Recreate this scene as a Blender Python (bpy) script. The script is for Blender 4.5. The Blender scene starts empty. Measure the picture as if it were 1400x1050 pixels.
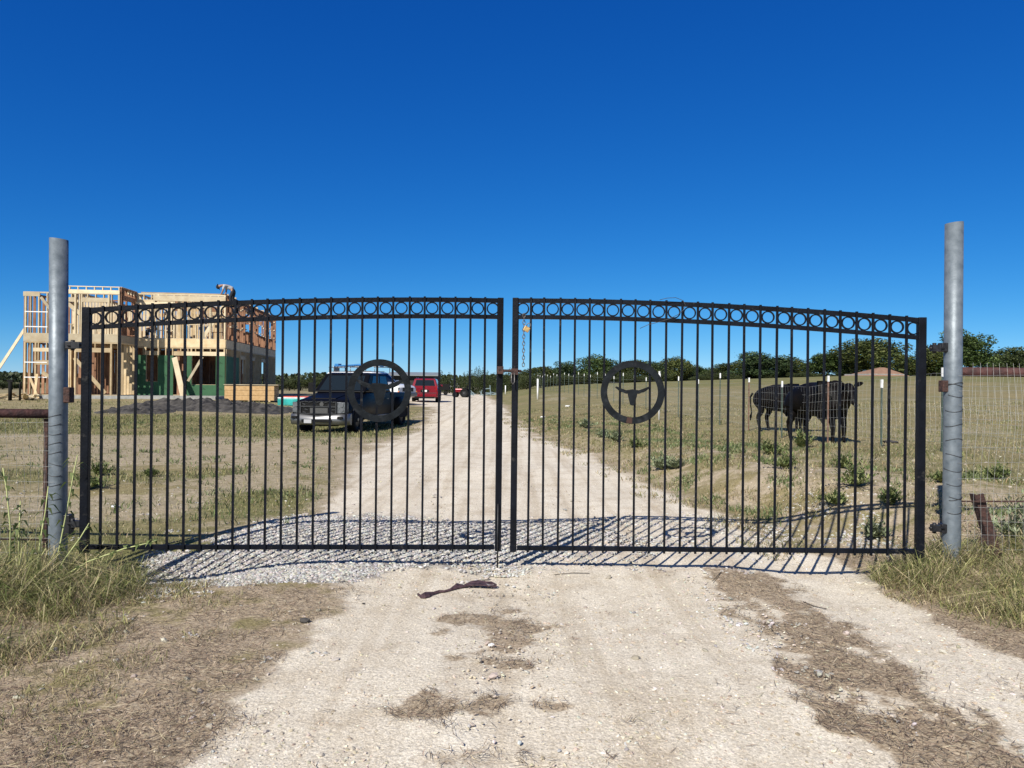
import bpy, bmesh, math, random
import numpy as np
from mathutils import Vector, Matrix, Euler
R = math.radians
random.seed(7); rng = np.random.default_rng(7)
sc = bpy.context.scene
col = sc.collection
# ------------------------------------------------------------------ camera
F = 1040.0                       # focal length in pixels of the 1400 px wide photograph
CAMZ = 1.45
cam = bpy.data.cameras.new('camera'); cam.sensor_width = 36; cam.lens = 36 * F / 1400
cam.clip_start = .05; cam.clip_end = 6000
co = bpy.data.objects.new('camera', cam); col.objects.link(co)
CM = Matrix.Translation((0, 0, CAMZ)) @ Matrix.Rotation(R(90) + 2 / F, 4, 'X') @ Matrix.Rotation(R(.6), 4, 'Z')
co.matrix_world = CM
sc.camera = co
# ------------------------------------------------------------------ sky and sun
SUN_EL, SUN_AZ = R(39), R(208.5)
w = bpy.data.worlds.new('World'); sc.world = w; w.use_nodes = True
nt = w.node_tree; nt.nodes.clear()
sky = nt.nodes.new('ShaderNodeTexSky'); sky.sky_type = 'NISHITA'; sky.sun_disc = False
sky.sun_elevation = SUN_EL; sky.sun_rotation = SUN_AZ
sky.altitude = 200; sky.air_density = .56; sky.dust_density = 0; sky.ozone_density = 3
bg = nt.nodes.new('ShaderNodeBackground'); bg.inputs['Strength'].default_value = .086
wo = nt.nodes.new('ShaderNodeOutputWorld')
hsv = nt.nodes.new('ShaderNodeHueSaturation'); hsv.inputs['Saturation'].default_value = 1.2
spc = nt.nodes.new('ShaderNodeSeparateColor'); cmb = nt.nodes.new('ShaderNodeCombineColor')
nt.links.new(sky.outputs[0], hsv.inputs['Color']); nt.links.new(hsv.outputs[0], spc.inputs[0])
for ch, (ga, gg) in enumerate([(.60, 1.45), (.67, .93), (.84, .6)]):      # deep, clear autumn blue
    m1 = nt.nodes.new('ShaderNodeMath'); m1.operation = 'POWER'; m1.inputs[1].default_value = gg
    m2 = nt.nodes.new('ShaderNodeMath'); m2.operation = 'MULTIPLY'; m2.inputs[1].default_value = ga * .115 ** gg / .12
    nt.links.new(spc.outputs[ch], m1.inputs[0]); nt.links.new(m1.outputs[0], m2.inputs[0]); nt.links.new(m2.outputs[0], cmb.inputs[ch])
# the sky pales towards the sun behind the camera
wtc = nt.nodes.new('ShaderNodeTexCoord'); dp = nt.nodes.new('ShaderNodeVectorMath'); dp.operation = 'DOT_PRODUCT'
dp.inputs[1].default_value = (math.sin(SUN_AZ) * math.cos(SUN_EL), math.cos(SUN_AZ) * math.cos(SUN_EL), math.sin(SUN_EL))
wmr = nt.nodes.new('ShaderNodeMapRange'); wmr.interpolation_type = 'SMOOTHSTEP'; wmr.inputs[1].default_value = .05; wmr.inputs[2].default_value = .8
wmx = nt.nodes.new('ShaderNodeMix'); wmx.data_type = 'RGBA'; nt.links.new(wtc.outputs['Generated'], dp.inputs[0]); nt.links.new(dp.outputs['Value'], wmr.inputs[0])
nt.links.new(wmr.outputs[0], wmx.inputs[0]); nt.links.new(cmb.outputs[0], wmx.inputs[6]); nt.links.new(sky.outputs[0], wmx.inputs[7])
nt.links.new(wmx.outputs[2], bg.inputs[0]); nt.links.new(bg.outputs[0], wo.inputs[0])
sl = bpy.data.lights.new('sun', 'SUN'); sl.energy = 4.6; sl.angle = R(.53); sl.color = (1, .95, .87)
so = bpy.data.objects.new('sun', sl); col.objects.link(so)
sd = Vector((math.sin(SUN_AZ) * math.cos(SUN_EL), math.cos(SUN_AZ) * math.cos(SUN_EL), math.sin(SUN_EL)))
so.rotation_euler = sd.to_track_quat('Z', 'Y').to_euler(); so.location = sd * 30
sc.view_settings.view_transform = 'Standard'; sc.view_settings.look = 'None'
sc.view_settings.exposure = .5; sc.view_settings.gamma = 1
sc.render.engine = 'CYCLES'
# ------------------------------------------------------------------ helpers
C3 = CM.to_3x3()
def at(px, py, Y):
    d = C3 @ Vector(((px - 700) / F, (525 - py) / F, -1))
    return Vector((0, 0, CAMZ)) + d * (Y / d.y)
def tag(o, label=None, cat=None, group=None, kind=None):
    if label: o['label'] = label
    if cat: o['category'] = cat
    if group: o['group'] = group
    if kind: o['kind'] = kind
    return o
def empty(name, loc=(0, 0, 0), rz=0, label=None, cat=None, group=None):
    o = bpy.data.objects.new(name, None); col.objects.link(o)
    o.location = loc; o.rotation_euler = (0, 0, rz); o.empty_display_size = .1
    return tag(o, label, cat, group)
def ss(x, a, b):
    t = np.clip((x - a) / (b - a), 0, 1); return t * t * (3 - 2 * t)
def _h(i, j, s):
    n = np.sin(i * 127.1 + j * 311.7 + s * 74.7) * 43758.5453
    return n - np.floor(n)
def vn(x, y, s=0):
    x = np.asarray(x, float); y = np.asarray(y, float)
    i = np.floor(x); j = np.floor(y); fx = x - i; fy = y - j
    fx = fx * fx * (3 - 2 * fx); fy = fy * fy * (3 - 2 * fy)
    a = _h(i, j, s); b = _h(i + 1, j, s); c = _h(i, j + 1, s); d = _h(i + 1, j + 1, s)
    return (a * (1 - fx) + b * fx) * (1 - fy) + (c * (1 - fx) + d * fx) * fy
def fbm(x, y, s=0, o=4):
    t = 0; a = .5; tot = 0
    for k in range(o):
        t = t + a * vn(x * 2 ** k + 17 * k, y * 2 ** k + 5 * k, s + k); tot += a; a *= .55
    return t / tot

class MB:
    def __init__(s): s.v = []; s.f = []; s.m = []; s.cur = 0; s.sm = []
    def add(s, vs, fs, smooth=False):
        n = len(s.v); s.v += [tuple(v) for v in vs]
        for f in fs: s.f.append(tuple(i + n for i in f)); s.m.append(s.cur); s.sm.append(smooth)
        return s
    def box(s, c, d, M=None):
        x, y, z = d[0] / 2, d[1] / 2, d[2] / 2
        vs = [Vector(c) + (M @ Vector(p) if M else Vector(p)) for p in
              [(-x, -y, -z), (x, -y, -z), (x, y, -z), (-x, y, -z), (-x, -y, z), (x, -y, z), (x, y, z), (-x, y, z)]]
        return s.add(vs, [(0, 3, 2, 1), (4, 5, 6, 7), (0, 1, 5, 4), (1, 2, 6, 5), (2, 3, 7, 6), (3, 0, 4, 7)])
    def beam(s, a, b, w, h, up=(0, 0, 1)):
        a = Vector(a); b = Vector(b); d = (b - a); L = d.length
        if L < 1e-6: return s
        d.normalize(); x = d.cross(Vector(up))
        if x.length < 1e-3: x = d.cross(Vector((0, 1, 0)))
        x.normalize(); y = x.cross(d)
        M = Matrix((x, d, y)).transposed()
        return s.box((a + b) / 2, (w, L, h), M)
    def tube(s, pts, r, n=8, cap=True, closed=False, smooth=True):
        pts = [Vector(p) for p in pts]; K = len(pts)
        rs = r if isinstance(r, (list, tuple)) else [r] * K
        vs = []; ref = None
        for k, p in enumerate(pts):
            if closed: t = pts[(k + 1) % K] - pts[k - 1]
            else: t = pts[min(k + 1, K - 1)] - pts[max(k - 1, 0)]
            t.normalize()
            if ref is None:
                ref = t.cross(Vector((0, 0, 1)))
                if ref.length < .05: ref = t.cross(Vector((1, 0, 0)))
            x = ref - t * ref.dot(t)
            if x.length < 1e-4: x = t.cross(Vector((.3, 1, .2)))
            x.normalize(); ref = x; y = t.cross(x)
            for i in range(n):
                a = 2 * math.pi * i / n; vs.append(p + (x * math.cos(a) + y * math.sin(a)) * rs[k])
        fs = []
        for k in range(K if closed else K - 1):
            k2 = (k + 1) % K
            for i in range(n): j = (i + 1) % n; fs.append((k * n + i, k * n + j, k2 * n + j, k2 * n + i))
        s.add(vs, fs, smooth)
        if cap and not closed:
            nn = len(s.v) - len(vs)
            s.f.append(tuple(nn + i for i in reversed(range(n)))); s.m.append(s.cur); s.sm.append(False)
            s.f.append(tuple(nn + (K - 1) * n + i for i in range(n))); s.m.append(s.cur); s.sm.append(False)
        return s
    def prism(s, poly, M, t):       # poly in local xy, thickness t along local z, M 4x4
        n = len(poly)
        vs = [M @ Vector((p[0], p[1], -t / 2)) for p in poly] + [M @ Vector((p[0], p[1], t / 2)) for p in poly]
        return s.add(vs, [tuple(reversed(range(n))), tuple(range(n, 2 * n))] + [(i, (i + 1) % n, n + (i + 1) % n, n + i) for i in range(n)])
    def annulus(s, c, r0, r1, t, X, Z, n=40):     # flat ring, X and Z span its plane
        X = Vector(X).normalized(); Z = Vector(Z).normalized(); N = X.cross(Z)
        vs = []
        for k in range(n):
            a = 2 * math.pi * k / n; d = X * math.cos(a) + Z * math.sin(a)
            for r, q in ((r0, -1), (r1, -1), (r1, 1), (r0, 1)): vs.append(Vector(c) + d * r + N * (q * t / 2))
        fs = []
        for k in range(n):
            a = 4 * k; b = 4 * ((k + 1) % n)
            for i in range(4): j = (i + 1) % 4; fs.append((a + i, a + j, b + j, b + i))
        return s.add(vs, fs)
    def loft(s, rings, cap=True, smooth=True):
        n = len(rings[0]); vs = [p for r in rings for p in r]; fs = []
        for k in range(len(rings) - 1):
            for i in range(n): j = (i + 1) % n; fs.append((k * n + i, k * n + j, (k + 1) * n + j, (k + 1) * n + i))
        base = len(s.v); s.add(vs, fs, smooth)
        if cap:
            for kk in (0, len(rings) - 1):
                s.f.append(tuple(base + kk * n + i for i in range(n))); s.m.append(s.cur); s.sm.append(False)
        return s
    def build(s, name, mats, parent=None, bevel=0, recalc=True):
        me = bpy.data.meshes.new(name); me.from_pydata(s.v, [], s.f)
        for m in (mats if isinstance(mats, (list, tuple)) else [mats]): me.materials.append(m)
        me.polygons.foreach_set('material_index', s.m); me.polygons.foreach_set('use_smooth', s.sm)
        if recalc:
            bm = bmesh.new(); bm.from_mesh(me); bmesh.ops.recalc_face_normals(bm, faces=bm.faces); bm.to_mesh(me); bm.free()
        me.update()
        o = bpy.data.objects.new(name, me); col.objects.link(o)
        if parent: o.parent = parent
        if bevel:
            b = o.modifiers.new('bevel', 'BEVEL'); b.width = bevel; b.segments = 2; b.limit_method = 'ANGLE'
        return o
def npmesh(name, V, Fc, mat, k, parent=None, colr=None, smooth=False):
    """V (n,3), Fc flat list of index arrays; k = list of loop counts per face"""
    me = bpy.data.meshes.new(name)
    me.vertices.add(len(V)); me.vertices.foreach_set('co', np.asarray(V, np.float32).ravel())
    me.loops.add(len(Fc)); me.loops.foreach_set('vertex_index', np.asarray(Fc, np.int32))
    k = np.asarray(k, np.int32); me.polygons.add(len(k))
    st = np.zeros(len(k), np.int32); st[1:] = np.cumsum(k)[:-1]
    me.polygons.foreach_set('loop_start', st); me.polygons.foreach_set('loop_total', k)
    me.polygons.foreach_set('use_smooth', np.full(len(k), smooth))
    me.materials.append(mat)
    if colr is not None:
        a = me.attributes.new('var', 'FLOAT_COLOR', 'POINT')
        a.data.foreach_set('color', np.asarray(colr, np.float32).ravel())
    me.update(calc_edges=True); me.validate()
    o = bpy.data.objects.new(name, me); col.objects.link(o)
    if parent: o.parent = parent
    return o
# ------------------------------------------------------------------ materials
def mat(name, c, rough=.6, metal=0, var=0, scale=20, c2=None, bump=0, bscale=None, spec=.5, detail=5, coat=0, lo=.35, hi=.65):
    m = bpy.data.materials.new(name); m.use_nodes = True; n = m.node_tree.nodes; l = m.node_tree.links
    b = n['Principled BSDF']; b.inputs['Base Color'].default_value = (*c, 1)
    b.inputs['Roughness'].default_value = rough; b.inputs['Metallic'].default_value = metal
    b.inputs['Specular IOR Level'].default_value = spec; b.inputs['Coat Weight'].default_value = coat
    tc = n.new('ShaderNodeTexCoord')
    if var or c2:
        nz = n.new('ShaderNodeTexNoise'); nz.inputs['Scale'].default_value = scale; nz.inputs['Detail'].default_value = detail
        l.new(tc.outputs['Object'], nz.inputs['Vector'])
        rp = n.new('ShaderNodeValToRGB'); rp.color_ramp.elements[0].position = lo; rp.color_ramp.elements[1].position = hi
        a = c if c2 else tuple(x * (1 - var) for x in c); bb = c2 if c2 else tuple(min(1, x * (1 + var)) for x in c)
        rp.color_ramp.elements[0].color = (*a, 1); rp.color_ramp.elements[1].color = (*bb, 1)
        l.new(nz.outputs['Fac'], rp.inputs[0]); l.new(rp.outputs[0], b.inputs['Base Color'])
    if bump:
        n2 = n.new('ShaderNodeTexNoise'); n2.inputs['Scale'].default_value = bscale or scale * 2; n2.inputs['Detail'].default_value = 6
        l.new(tc.outputs['Object'], n2.inputs['Vector'])
        bp = n.new('ShaderNodeBump'); bp.inputs['Strength'].default_value = bump; bp.inputs['Distance'].default_value = .02
        l.new(n2.outputs['Fac'], bp.inputs['Height']); l.new(bp.outputs[0], b.inputs['Normal'])
    return m
def varmat(name, rough=.8, spec=.2, trans=0):
    """colour comes from a per-piece random colour stored on the mesh"""
    m = bpy.data.materials.new(name); m.use_nodes = True; n = m.node_tree.nodes; l = m.node_tree.links
    b = n['Principled BSDF']; b.inputs['Roughness'].default_value = rough; b.inputs['Specular IOR Level'].default_value = spec
    a = n.new('ShaderNodeAttribute'); a.attribute_name = 'var'
    l.new(a.outputs['Color'], b.inputs['Base Color'])
    if trans:
        t = n.new('ShaderNodeBsdfTranslucent'); l.new(a.outputs['Color'], t.inputs['Color'])
        mx = n.new('ShaderNodeMixShader'); mx.inputs[0].default_value = trans
        l.new(b.outputs[0], mx.inputs[1]); l.new(t.outputs[0], mx.inputs[2]); l.new(mx.outputs[0], n['Material Output'].inputs[0])
    return m
M_black = mat('black_paint', (.003, .0038, .006), .5, 0, scale=9, c2=(.006, .0075, .012), bump=.15, bscale=60, spec=.12)
def wear(m, c, lo, hi, sc_):
    n = m.node_tree.nodes; l = m.node_tree.links; b = n['Principled BSDF']; src = b.inputs['Base Color'].links[0].from_socket
    g_ = n.new('ShaderNodeNewGeometry'); z = n.new('ShaderNodeTexNoise'); z.inputs['Scale'].default_value = sc_; z.inputs['Detail'].default_value = 8; z.inputs['Roughness'].default_value = .7; l.new(g_.outputs['Position'], z.inputs['Vector'])
    mr = n.new('ShaderNodeMapRange'); mr.inputs[1].default_value = lo; mr.inputs[2].default_value = hi; l.new(z.outputs['Fac'], mr.inputs[0])
    x = n.new('ShaderNodeMix'); x.data_type = 'RGBA'; l.new(mr.outputs[0], x.inputs[0]); l.new(src, x.inputs[6]); x.inputs[7].default_value = (*c, 1); l.new(x.outputs[2], b.inputs['Base Color'])
wear(M_black, (.055, .052, .048), .60, .76, 11); wear(M_black, (.06, .028, .018), .68, .76, 4)
M_blackpl = mat('black_plate', (.003, .0045, .006), .6, 0, scale=14, c2=(.008, .011, .014), bump=.15, bscale=40, spec=.15)
wear(M_blackpl, (.04, .042, .045), .56, .78, 7)
M_rustpatch = mat('rust_patch', (.045, .018, .012), .9, scale=60, c2=(.04, .02, .015))
M_galv = mat('galvanized_steel', (.11, .135, .155), .5, .3, scale=16, c2=(.19, .22, .245), bump=.12, bscale=25, lo=.3, hi=.7)
M_darkmetal = mat('dark_steel', (.02, .02, .022), .5, .3, .4, 40)
M_rust = mat('rusty_steel', (.022, .012, .011), .85, 0, scale=30, c2=(.07, .032, .024), bump=.6, bscale=60)
M_rustpipe = mat('rusty_pipe', (.03, .011, .011), .8, 0, scale=14, c2=(.075, .027, .023), bump=.4, bscale=40)
M_wire = mat('galvanized_wire', (.35, .35, .33), .5, .3, .2, 30)
M_wired = mat('weathered_wire', (.055, .055, .055), .6, .3, .3, 30)
M_chain = mat('chain_steel', (.16, .15, .14), .5, .6, .3, 80)
M_brass = mat('brass', (.55, .36, .14), .4, .6, .2, 60)
M_white = mat('white_plastic', (.75, .75, .73), .5, 0, .08, 6)
M_tgreen = mat('post_green', (.05, .075, .06), .7, 0, .2, 12)
M_trust = mat('post_rust', (.16, .09, .06), .8, 0, .3, 12)
M_wood = mat('pine_lumber', (.58, .42, .22), .75, 0, scale=3, c2=(.72, .56, .34))
M_wood2 = mat('pine_lumber_pale', (.68, .54, .34), .75, 0, scale=3, c2=(.80, .68, .46))
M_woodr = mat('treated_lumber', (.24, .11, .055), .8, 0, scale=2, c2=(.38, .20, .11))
def vary(m):
    n = m.node_tree.nodes; l = m.node_tree.links; b = n['Principled BSDF']; src = b.inputs['Base Color'].links[0].from_socket
    oi = n.new('ShaderNodeObjectInfo'); mr = n.new('ShaderNodeMapRange'); mr.inputs[3].default_value = .50; mr.inputs[4].default_value = 1.05; l.new(oi.outputs['Random'], mr.inputs[0])
    x = n.new('ShaderNodeMix'); x.data_type = 'RGBA'; x.blend_type = 'MULTIPLY'; x.inputs[0].default_value = 1; l.new(src, x.inputs[6]); l.new(mr.outputs[0], x.inputs[7]); l.new(x.outputs[2], b.inputs['Base Color'])
for m_ in (M_wood, M_wood2, M_woodr): vary(m_)
M_osb = mat('strand_board', (.42, .26, .11), .8, 0, scale=8, c2=(.52, .34, .16))
M_green = mat('green_sheathing', (.020, .082, .032), .75, 0, scale=2, c2=(.030, .11, .044))
M_greend = mat('printed_marks', (.012, .05, .02), .8)
M_conc = mat('concrete', (.28, .28, .26), .9, 0, .2, 5)
M_teal = mat('teal_wrap', (.02, .32, .29), .5, 0, .25, 3, bump=.4, bscale=5)
M_redw = mat('red_wrap', (.45, .08, .05), .6, 0, .2, 4)
M_paint = mat('dark_blue_black_paint', (.0035, .0035, .0045), .42, 0, spec=.10, coat=0)
M_redp = mat('red_paint', (.20, .006, .014), .25, .2, coat=.6)
M_whitep = mat('white_paint', (.68, .69, .70), .3, coat=.4)
M_glass = mat('dark_glass', (.010, .015, .019), .08, 0, spec=.45)
M_cabin = mat('cabin_pale_panel', (.18, .24, .26), .3)
M_plate = mat('dusty_plate', (.38, .38, .38), .6)
M_chrome = mat('chrome', (.20, .20, .20), .4, .8)
M_darkchrome = mat('tarnished_chrome', (.06, .06, .06), .4, .7, .4, 60)
M_mesh = mat('grille_mesh', (.07, .07, .068), .6, .4, .3, 90)
M_lamp = mat('headlamp_lens', (.13, .14, .15), .15, .3, .4, 14)
M_amber = mat('amber_lens', (.7, .2, .02), .3)
M_redl = mat('tail_lamp_lens', (.25, .005, .005), .2)
M_tyre = mat('tyre_rubber', (.008, .008, .008), .85, 0, .4, 30, spec=.2)
M_rim = mat('dark_rim', (.03, .03, .032), .4, .6)
M_blueb = mat('blue_plastic', (.03, .17, .42), .5)
M_cow = mat('black_hide', (.0012, .0012, .0015), .6, 0, scale=4, c2=(.0045, .003, .0025), bump=.6, bscale=9, spec=.14)
M_horn = mat('dark_hoof', (.05, .045, .04), .7)
M_cowg = mat('dusty_hair', (.10, .09, .08), .9)
M_skin = mat('skin', (.28, .15, .09), .6)
M_shirt = mat('white_shirt', (.38, .39, .40), .8)
M_dkcloth = mat('dark_cloth', (.012, .014, .02), .9, 0, .3, 10)
M_navy = mat('navy_cloth', (.02, .035, .07), .9)
M_strap = mat('old_leather', (.025, .012, .014), .7, 0, scale=30, c2=(.10, .055, .06), bump=.4, bscale=80)
M_strapi = mat('worn_lining', (.20, .17, .17), .8, 0, .3, 40)
M_trunk = mat('bark', (.05, .04, .03), .95, 0, .3, 8)
M_roofb = mat('tan_shingle', (.24, .14, .09), .9, 0, .12, 3)
M_roofg = mat('grey_metal_roof', (.20, .22, .23), .6, 0, .1, 1)
M_bark2 = mat('shed_wall', (.02, .022, .02), .9)
M_clod = mat('dark_soil', (.020, .018, .017), .95, 0, scale=3.5, c2=(.075, .068, .060), bump=.8, bscale=5)
M_leaf = varmat('foliage', .6, .3, .25)
M_blade = varmat('grass_blade', .7, .25, .3)
M_straw = varmat('dry_straw', .85, .15, .1)
M_stone = varmat('crushed_limestone', .9, .2)
# ------------------------------------------------------------------ terrain
def interp(y, a, b): return np.interp(y, a, b)
def road_r(y): return interp(y, [0, 4.2, 5.6, 7, 9.3, 13.8, 18, 21.5, 32, 47, 90, 200], [2.9, 2.8, 2.85, 2.6, 2.2, 1.75, 1.4, .75, 0, -.6, -3, -9])
def road_l(y): return interp(y, [0, 2.9, 4.5, 5.3, 6.5, 9, 11, 13, 15, 19, 23, 26, 43, 60, 90, 200], [-1.35, -1.3, -1.2, -1.3, -1.9, -2.3, -2.7, -3.1, -3.5, -3.5, -3.4, -3.5, -4.6, -9, -11, -20])
def H(x, y):
    x = np.asarray(x, float); y = np.asarray(y, float)
    d = x - road_r(y)
    bh = interp(y, [3, 5, 6, 9, 14, 18, 30, 60], [.02, .12, .24, .40, .36, .17, .12, .1])
    z = bh * ss(d + .25 * (vn(x * .9, y * .9, 3) - .5), .15, 1.6)
    sx = interp(x, [-4, 3, 8, 25, 38, 60], [0, .0125, .0217, .033, .041, .043])
    z = z + sx * (np.clip(y - 19, 0, 66)) * ss(d, 0, 4)
    z = z - .03 * np.clip(y - 95, 0, 60) * ss(x, 3, 25)
    z = z + .45 * ss(y, 24, 42) * ss(-x, 6, 14) + .12 * ss(y, 30, 55)
    z = z + .06 * ss(-x, 2.6, 4) * (1 - ss(y, 4.9, 5.5)) * ss(y, 2, 4) - .17 * np.exp(-((x + 2.75) / .75) ** 2 - ((y - 6.1) / .5) ** 2)
    # rut in front of the right leaf and gentle swells
    z = z - .05 * np.exp(-((x - 2.3) / .45) ** 2) * np.exp(-((y - 5.9) / 1.3) ** 2)
    z = z + .035 * (vn(x * .55, y * .55, 11) - .5) * 2 * (1 - ss(np.abs(y - 6), 8, 30) * .5)
    z = z - .26 * np.exp(-((x + 5.8) / 3.2) ** 2 - ((y - 27) / 4.5) ** 2)
    # berm edge between road and ditch
    z = z + .10 * np.exp(-((d - .9) / .35) ** 2) * ss(y, 9, 12) * (1 - ss(y, 17, 25)) * vn(x * 1.1, y * .8, 9)
    z = z + (.02 * (fbm(x * 1.7, y * 1.7, 21, 3) - .5)) * ss(np.maximum(d, road_l(y) - x), -.3, .5) * 2
    return z
def Hs(x, y): return float(H(np.array([x]), np.array([y]))[0])
def ground(px, py):
    Y = 8.
    lo, hi = 1.5, 300.
    for _ in range(50):
        Y = (lo + hi) / 2; p = at(px, py, Y)
        if p.z > Hs(p.x, p.y): lo = Y
        else: hi = Y
    p = at(px, py, Y); p.z = Hs(p.x, p.y); return p
def on(px, Y):
    p = at(px, 527, Y); return Vector((p.x, Y, Hs(p.x, Y)))

def ell(x, y, cx, cy, rx, ry, a=0):
    c, s = math.cos(a), math.sin(a); dx = x - cx; dy = y - cy
    return ((dx * c + dy * s) / rx) ** 2 + ((-dx * s + dy * c) / ry) ** 2
def masks(x, y):
    """dirt, green, straw, gravel weights"""
    n1 = fbm(x * 1.3, y * 1.3, 31, 4) - .5; n2 = fbm(x * 5, y * 5, 37, 4) - .5; n3 = fbm(x * .35, y * .35, 41, 3) - .5
    wob = n1 * 1.0 + n2 * .45
    wf = wob * (1 + ss(y, 8, 30) * 2)
    wd_ = 1 + 4 * ss(y, 7, 16)
    road = ss(x + wf * .55, road_l(y) - .25 * wd_, road_l(y) + .22 * wd_) * (1 - ss(x + wf * .5, road_r(y) - .12 * wd_, road_r(y) + .25 * wd_))
    road = np.clip(road, 0, 1)
    left = ss(-x, 1.2, 2)
    bare = np.clip(.46 + .9 * n1 + 1.3 * n3 + .7 * n2, 0, .66) * ss(y, 6.5, 9) * (1 - ss(y, 20, 23)) * left
    track = ss(y + wob * 3, 11.5, 14) * (1 - ss(y + wob * 2, 19.5, 21.5)) * left * (.62 + .7 * n2) * (1 - .35 * ss(-x, 8, 13))
    pe = lambda cx, cy, rx, ry: np.clip(1 - ell(x, y, cx, cy, rx, ry) + 2.5 * n1 + 1.5 * n2, 0, 1)
    gp = np.maximum.reduce([pe(-3.1, 9.2, .9, 1.6), pe(-7.2, 11.6, 2.6, 1.3), pe(-9, 15, 3, 1.2), pe(-5.2, 12.2, 1.2, .8)])
    bp = np.maximum.reduce([pe(-4.5, 8.8, 1.1, 1.2), pe(-5.6, 14.4, 2.6, 1.1), pe(-3.6, 11.5, .8, 1.5), pe(-2.6, 7.6, .8, .8)])
    bare = np.clip(bare + .5 * bp - .5 * gp, 0, .60) * left * (y > 6.3)
    farbare = ss(y, 28, 32) * (x < -6) * (.40 + .4 * n2)
    dr = x - road_r(y)
    bw = interp(y, [6, 8, 11, 15, 30], [1.9, 1.9, 1.3, .3, 0])
    bank = ss(dr, -.4, .5) * (1 - ss(dr + wob * 2, 1.0 + bw, 2.6 + bw)) * ss(y, 6, 7) * (1 - ss(y, 15, 30)) * np.clip(.52 + 1.5 * n2 + 1.5 * n1, 0, .66)
    past = np.clip(.22 + 1.1 * n3 + .9 * n1 + .5 * n2, 0, .5) * ss(dr, 1, 3) * ss(y, 8, 12) * (1 - ss(y, 60, 75))
    dirt = np.clip(np.maximum.reduce([road, bare, np.clip(track, 0, .66), farbare, bank, past]), 0, 1)
    # straw mats on the apron
    f = wob * .9
    s = (1 - ss(x + f * .6, -1.3, -.85)) * np.clip(.62 + .9 * n2 + .8 * n1, 0, 1) * (1 - ss(y, 5.3, 6.0))
    def patch(cx, cy, rx, ry, a=0, k=1): return k * (1 - ss(ell(x, y, cx, cy, rx, ry, a) + f * 3 + n2 * 5, .1, 1.6))
    s = np.maximum.reduce([s, patch(-.12, 4.6, .30, .30, 0, .7), patch(.0, 4.25, .3, .16, .5, .75), patch(.03, 3.93, .17, .13, 0, .85), patch(-.22, 3.42, .36, .13, .2, .7), patch(-.5, 3.3, .3, .1, -.3, .5), patch(-.1, 2.9, .4, .1, 0, .45),
                           patch(1.4, 3.28, .14, .10, 0, .8)])
    cx = interp(y, [2.5, 3, 3.5, 4, 4.5, 5.2, 5.9], [1.95, 1.78, 1.72, 1.72, 1.80, 1.86, 1.72])
    wd = interp(y, [2.5, 3, 3.5, 4, 4.6, 5.3, 5.9, 6.3], [.22, .28, .32, .36, .32, .27, .25, .08])
    s = np.maximum(s, (1 - ss(np.abs(x - cx) / wd + f * 2.2 + n2 * 2.0, .5, 1.5)) * .95 * (1 - ss(y, 6.0, 6.25)))
    s = np.maximum(s, ss(x + f * .4, 2.6, 2.85) * (1 - ss(y, 6.5, 7.5)))
    # gravel
    g = ss(y + wob * .9, 6.35, 6.7) * (1 - ss(y + wob * 1.2, 7.9, 8.9)) * ss(x + wob * 1.0, -2.9, -2.3) * (1 - ss(x + wob, 3.3, 3.9)) * .9
    g = np.maximum(g, ss(y + wob * .5, 5.75, 6.0) * (1 - ss(y, 6.6, 6.8)) * ss(x + wob * .6, -3.35, -3.0) * (1 - ss(x, 2.9, 3.2)) * interp(x, [-3, -.9, -.4, 3], [1, .95, .6, .32]))
    g = np.maximum(g, ss(y + f * .5, 5.3, 5.6) * (1 - ss(y, 6, 6.3)) * ss(x + f * .4, -2.4, -1.9) * (1 - ss(x + f, -1.5, -.7)))
    g = np.maximum(g, .85 * (1 - ss(ell(x, y, -2.4, 5.2, .5, .25) + f * 3, .2, 1.1)) * .6)
    g = np.maximum(g, .5 * (1 - ss(ell(x, y, 1.40, 4.6, .32, .8) + f * 3 + n2 * 4, .0, 1.6)))
    g = np.maximum(g, .5 * (1 - ss(ell(x, y, 2.10, 4.75, .28, .6) + f * 3 + n2 * 4, .0, 1.6)))
    g = np.maximum(g, .35 * (1 - ss(ell(x, y, 2.2, 3.6, .3, .9) + f * 3 + n2 * 4, .0, 1.6)))
    g = g * (1 - .5 * ss(x, -.2, 1.2)); s = s * (1 - .6 * g)
    # green-ness of whatever is not dirt
    gr = .36 + 2.2 * n3 + 1.3 * n1
    gr = gr + .75 * ss(y, 19, 22) * (1 - ss(y, 29, 33)) * left
    gr = gr + .6 * ss(y, 58, 76) * (x > 0)
    gr = gr + .5 * gp
    gr = gr + .04 * ss(dr, 1, 3) * ss(y, 7, 10); gr = np.where(y < 7, .15 + .8 * ss(-x, 2.0, 2.6) * ss(y, 3.4, 4.2) + n1 * .6, gr)
    gr = np.where(y > 90, .8, gr)
    return dirt, np.clip(gr, 0, 1), np.clip(s, 0, 1), np.clip(g, 0, 1)

def axis(a, b, step, lo, hi, gr=1.045):
    c = list(np.arange(a, b, step)); s = step; x = c[-1]
    while x < hi: s *= gr; x += s; c.append(x)
    s = step; x = c[0]; pre = []
    while x > lo: s *= gr; x -= s; pre.append(x)
    return np.array(pre[::-1] + c)
gx = axis(-4.5, 4.5, .035, -1800, 1800, 1.05); gy = axis(2.2, 8.8, .03, -60, 2600, 1.028)
GX, GY = np.meshgrid(gx, gy); nx, ny = len(gx), len(gy)
GZ = H(GX, GY)
dm, gm, sm, vm = masks(GX, GY)
near = 1 - ss(GY, 12, 25)
GZ = GZ + near * .010 * (fbm(GX * 9, GY * 9, 51, 3) - .5) * (.6 + 1.4 * sm) + near * .02 * vm * (fbm(GX * 14, GY * 14, 55, 2) - .5)
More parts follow.
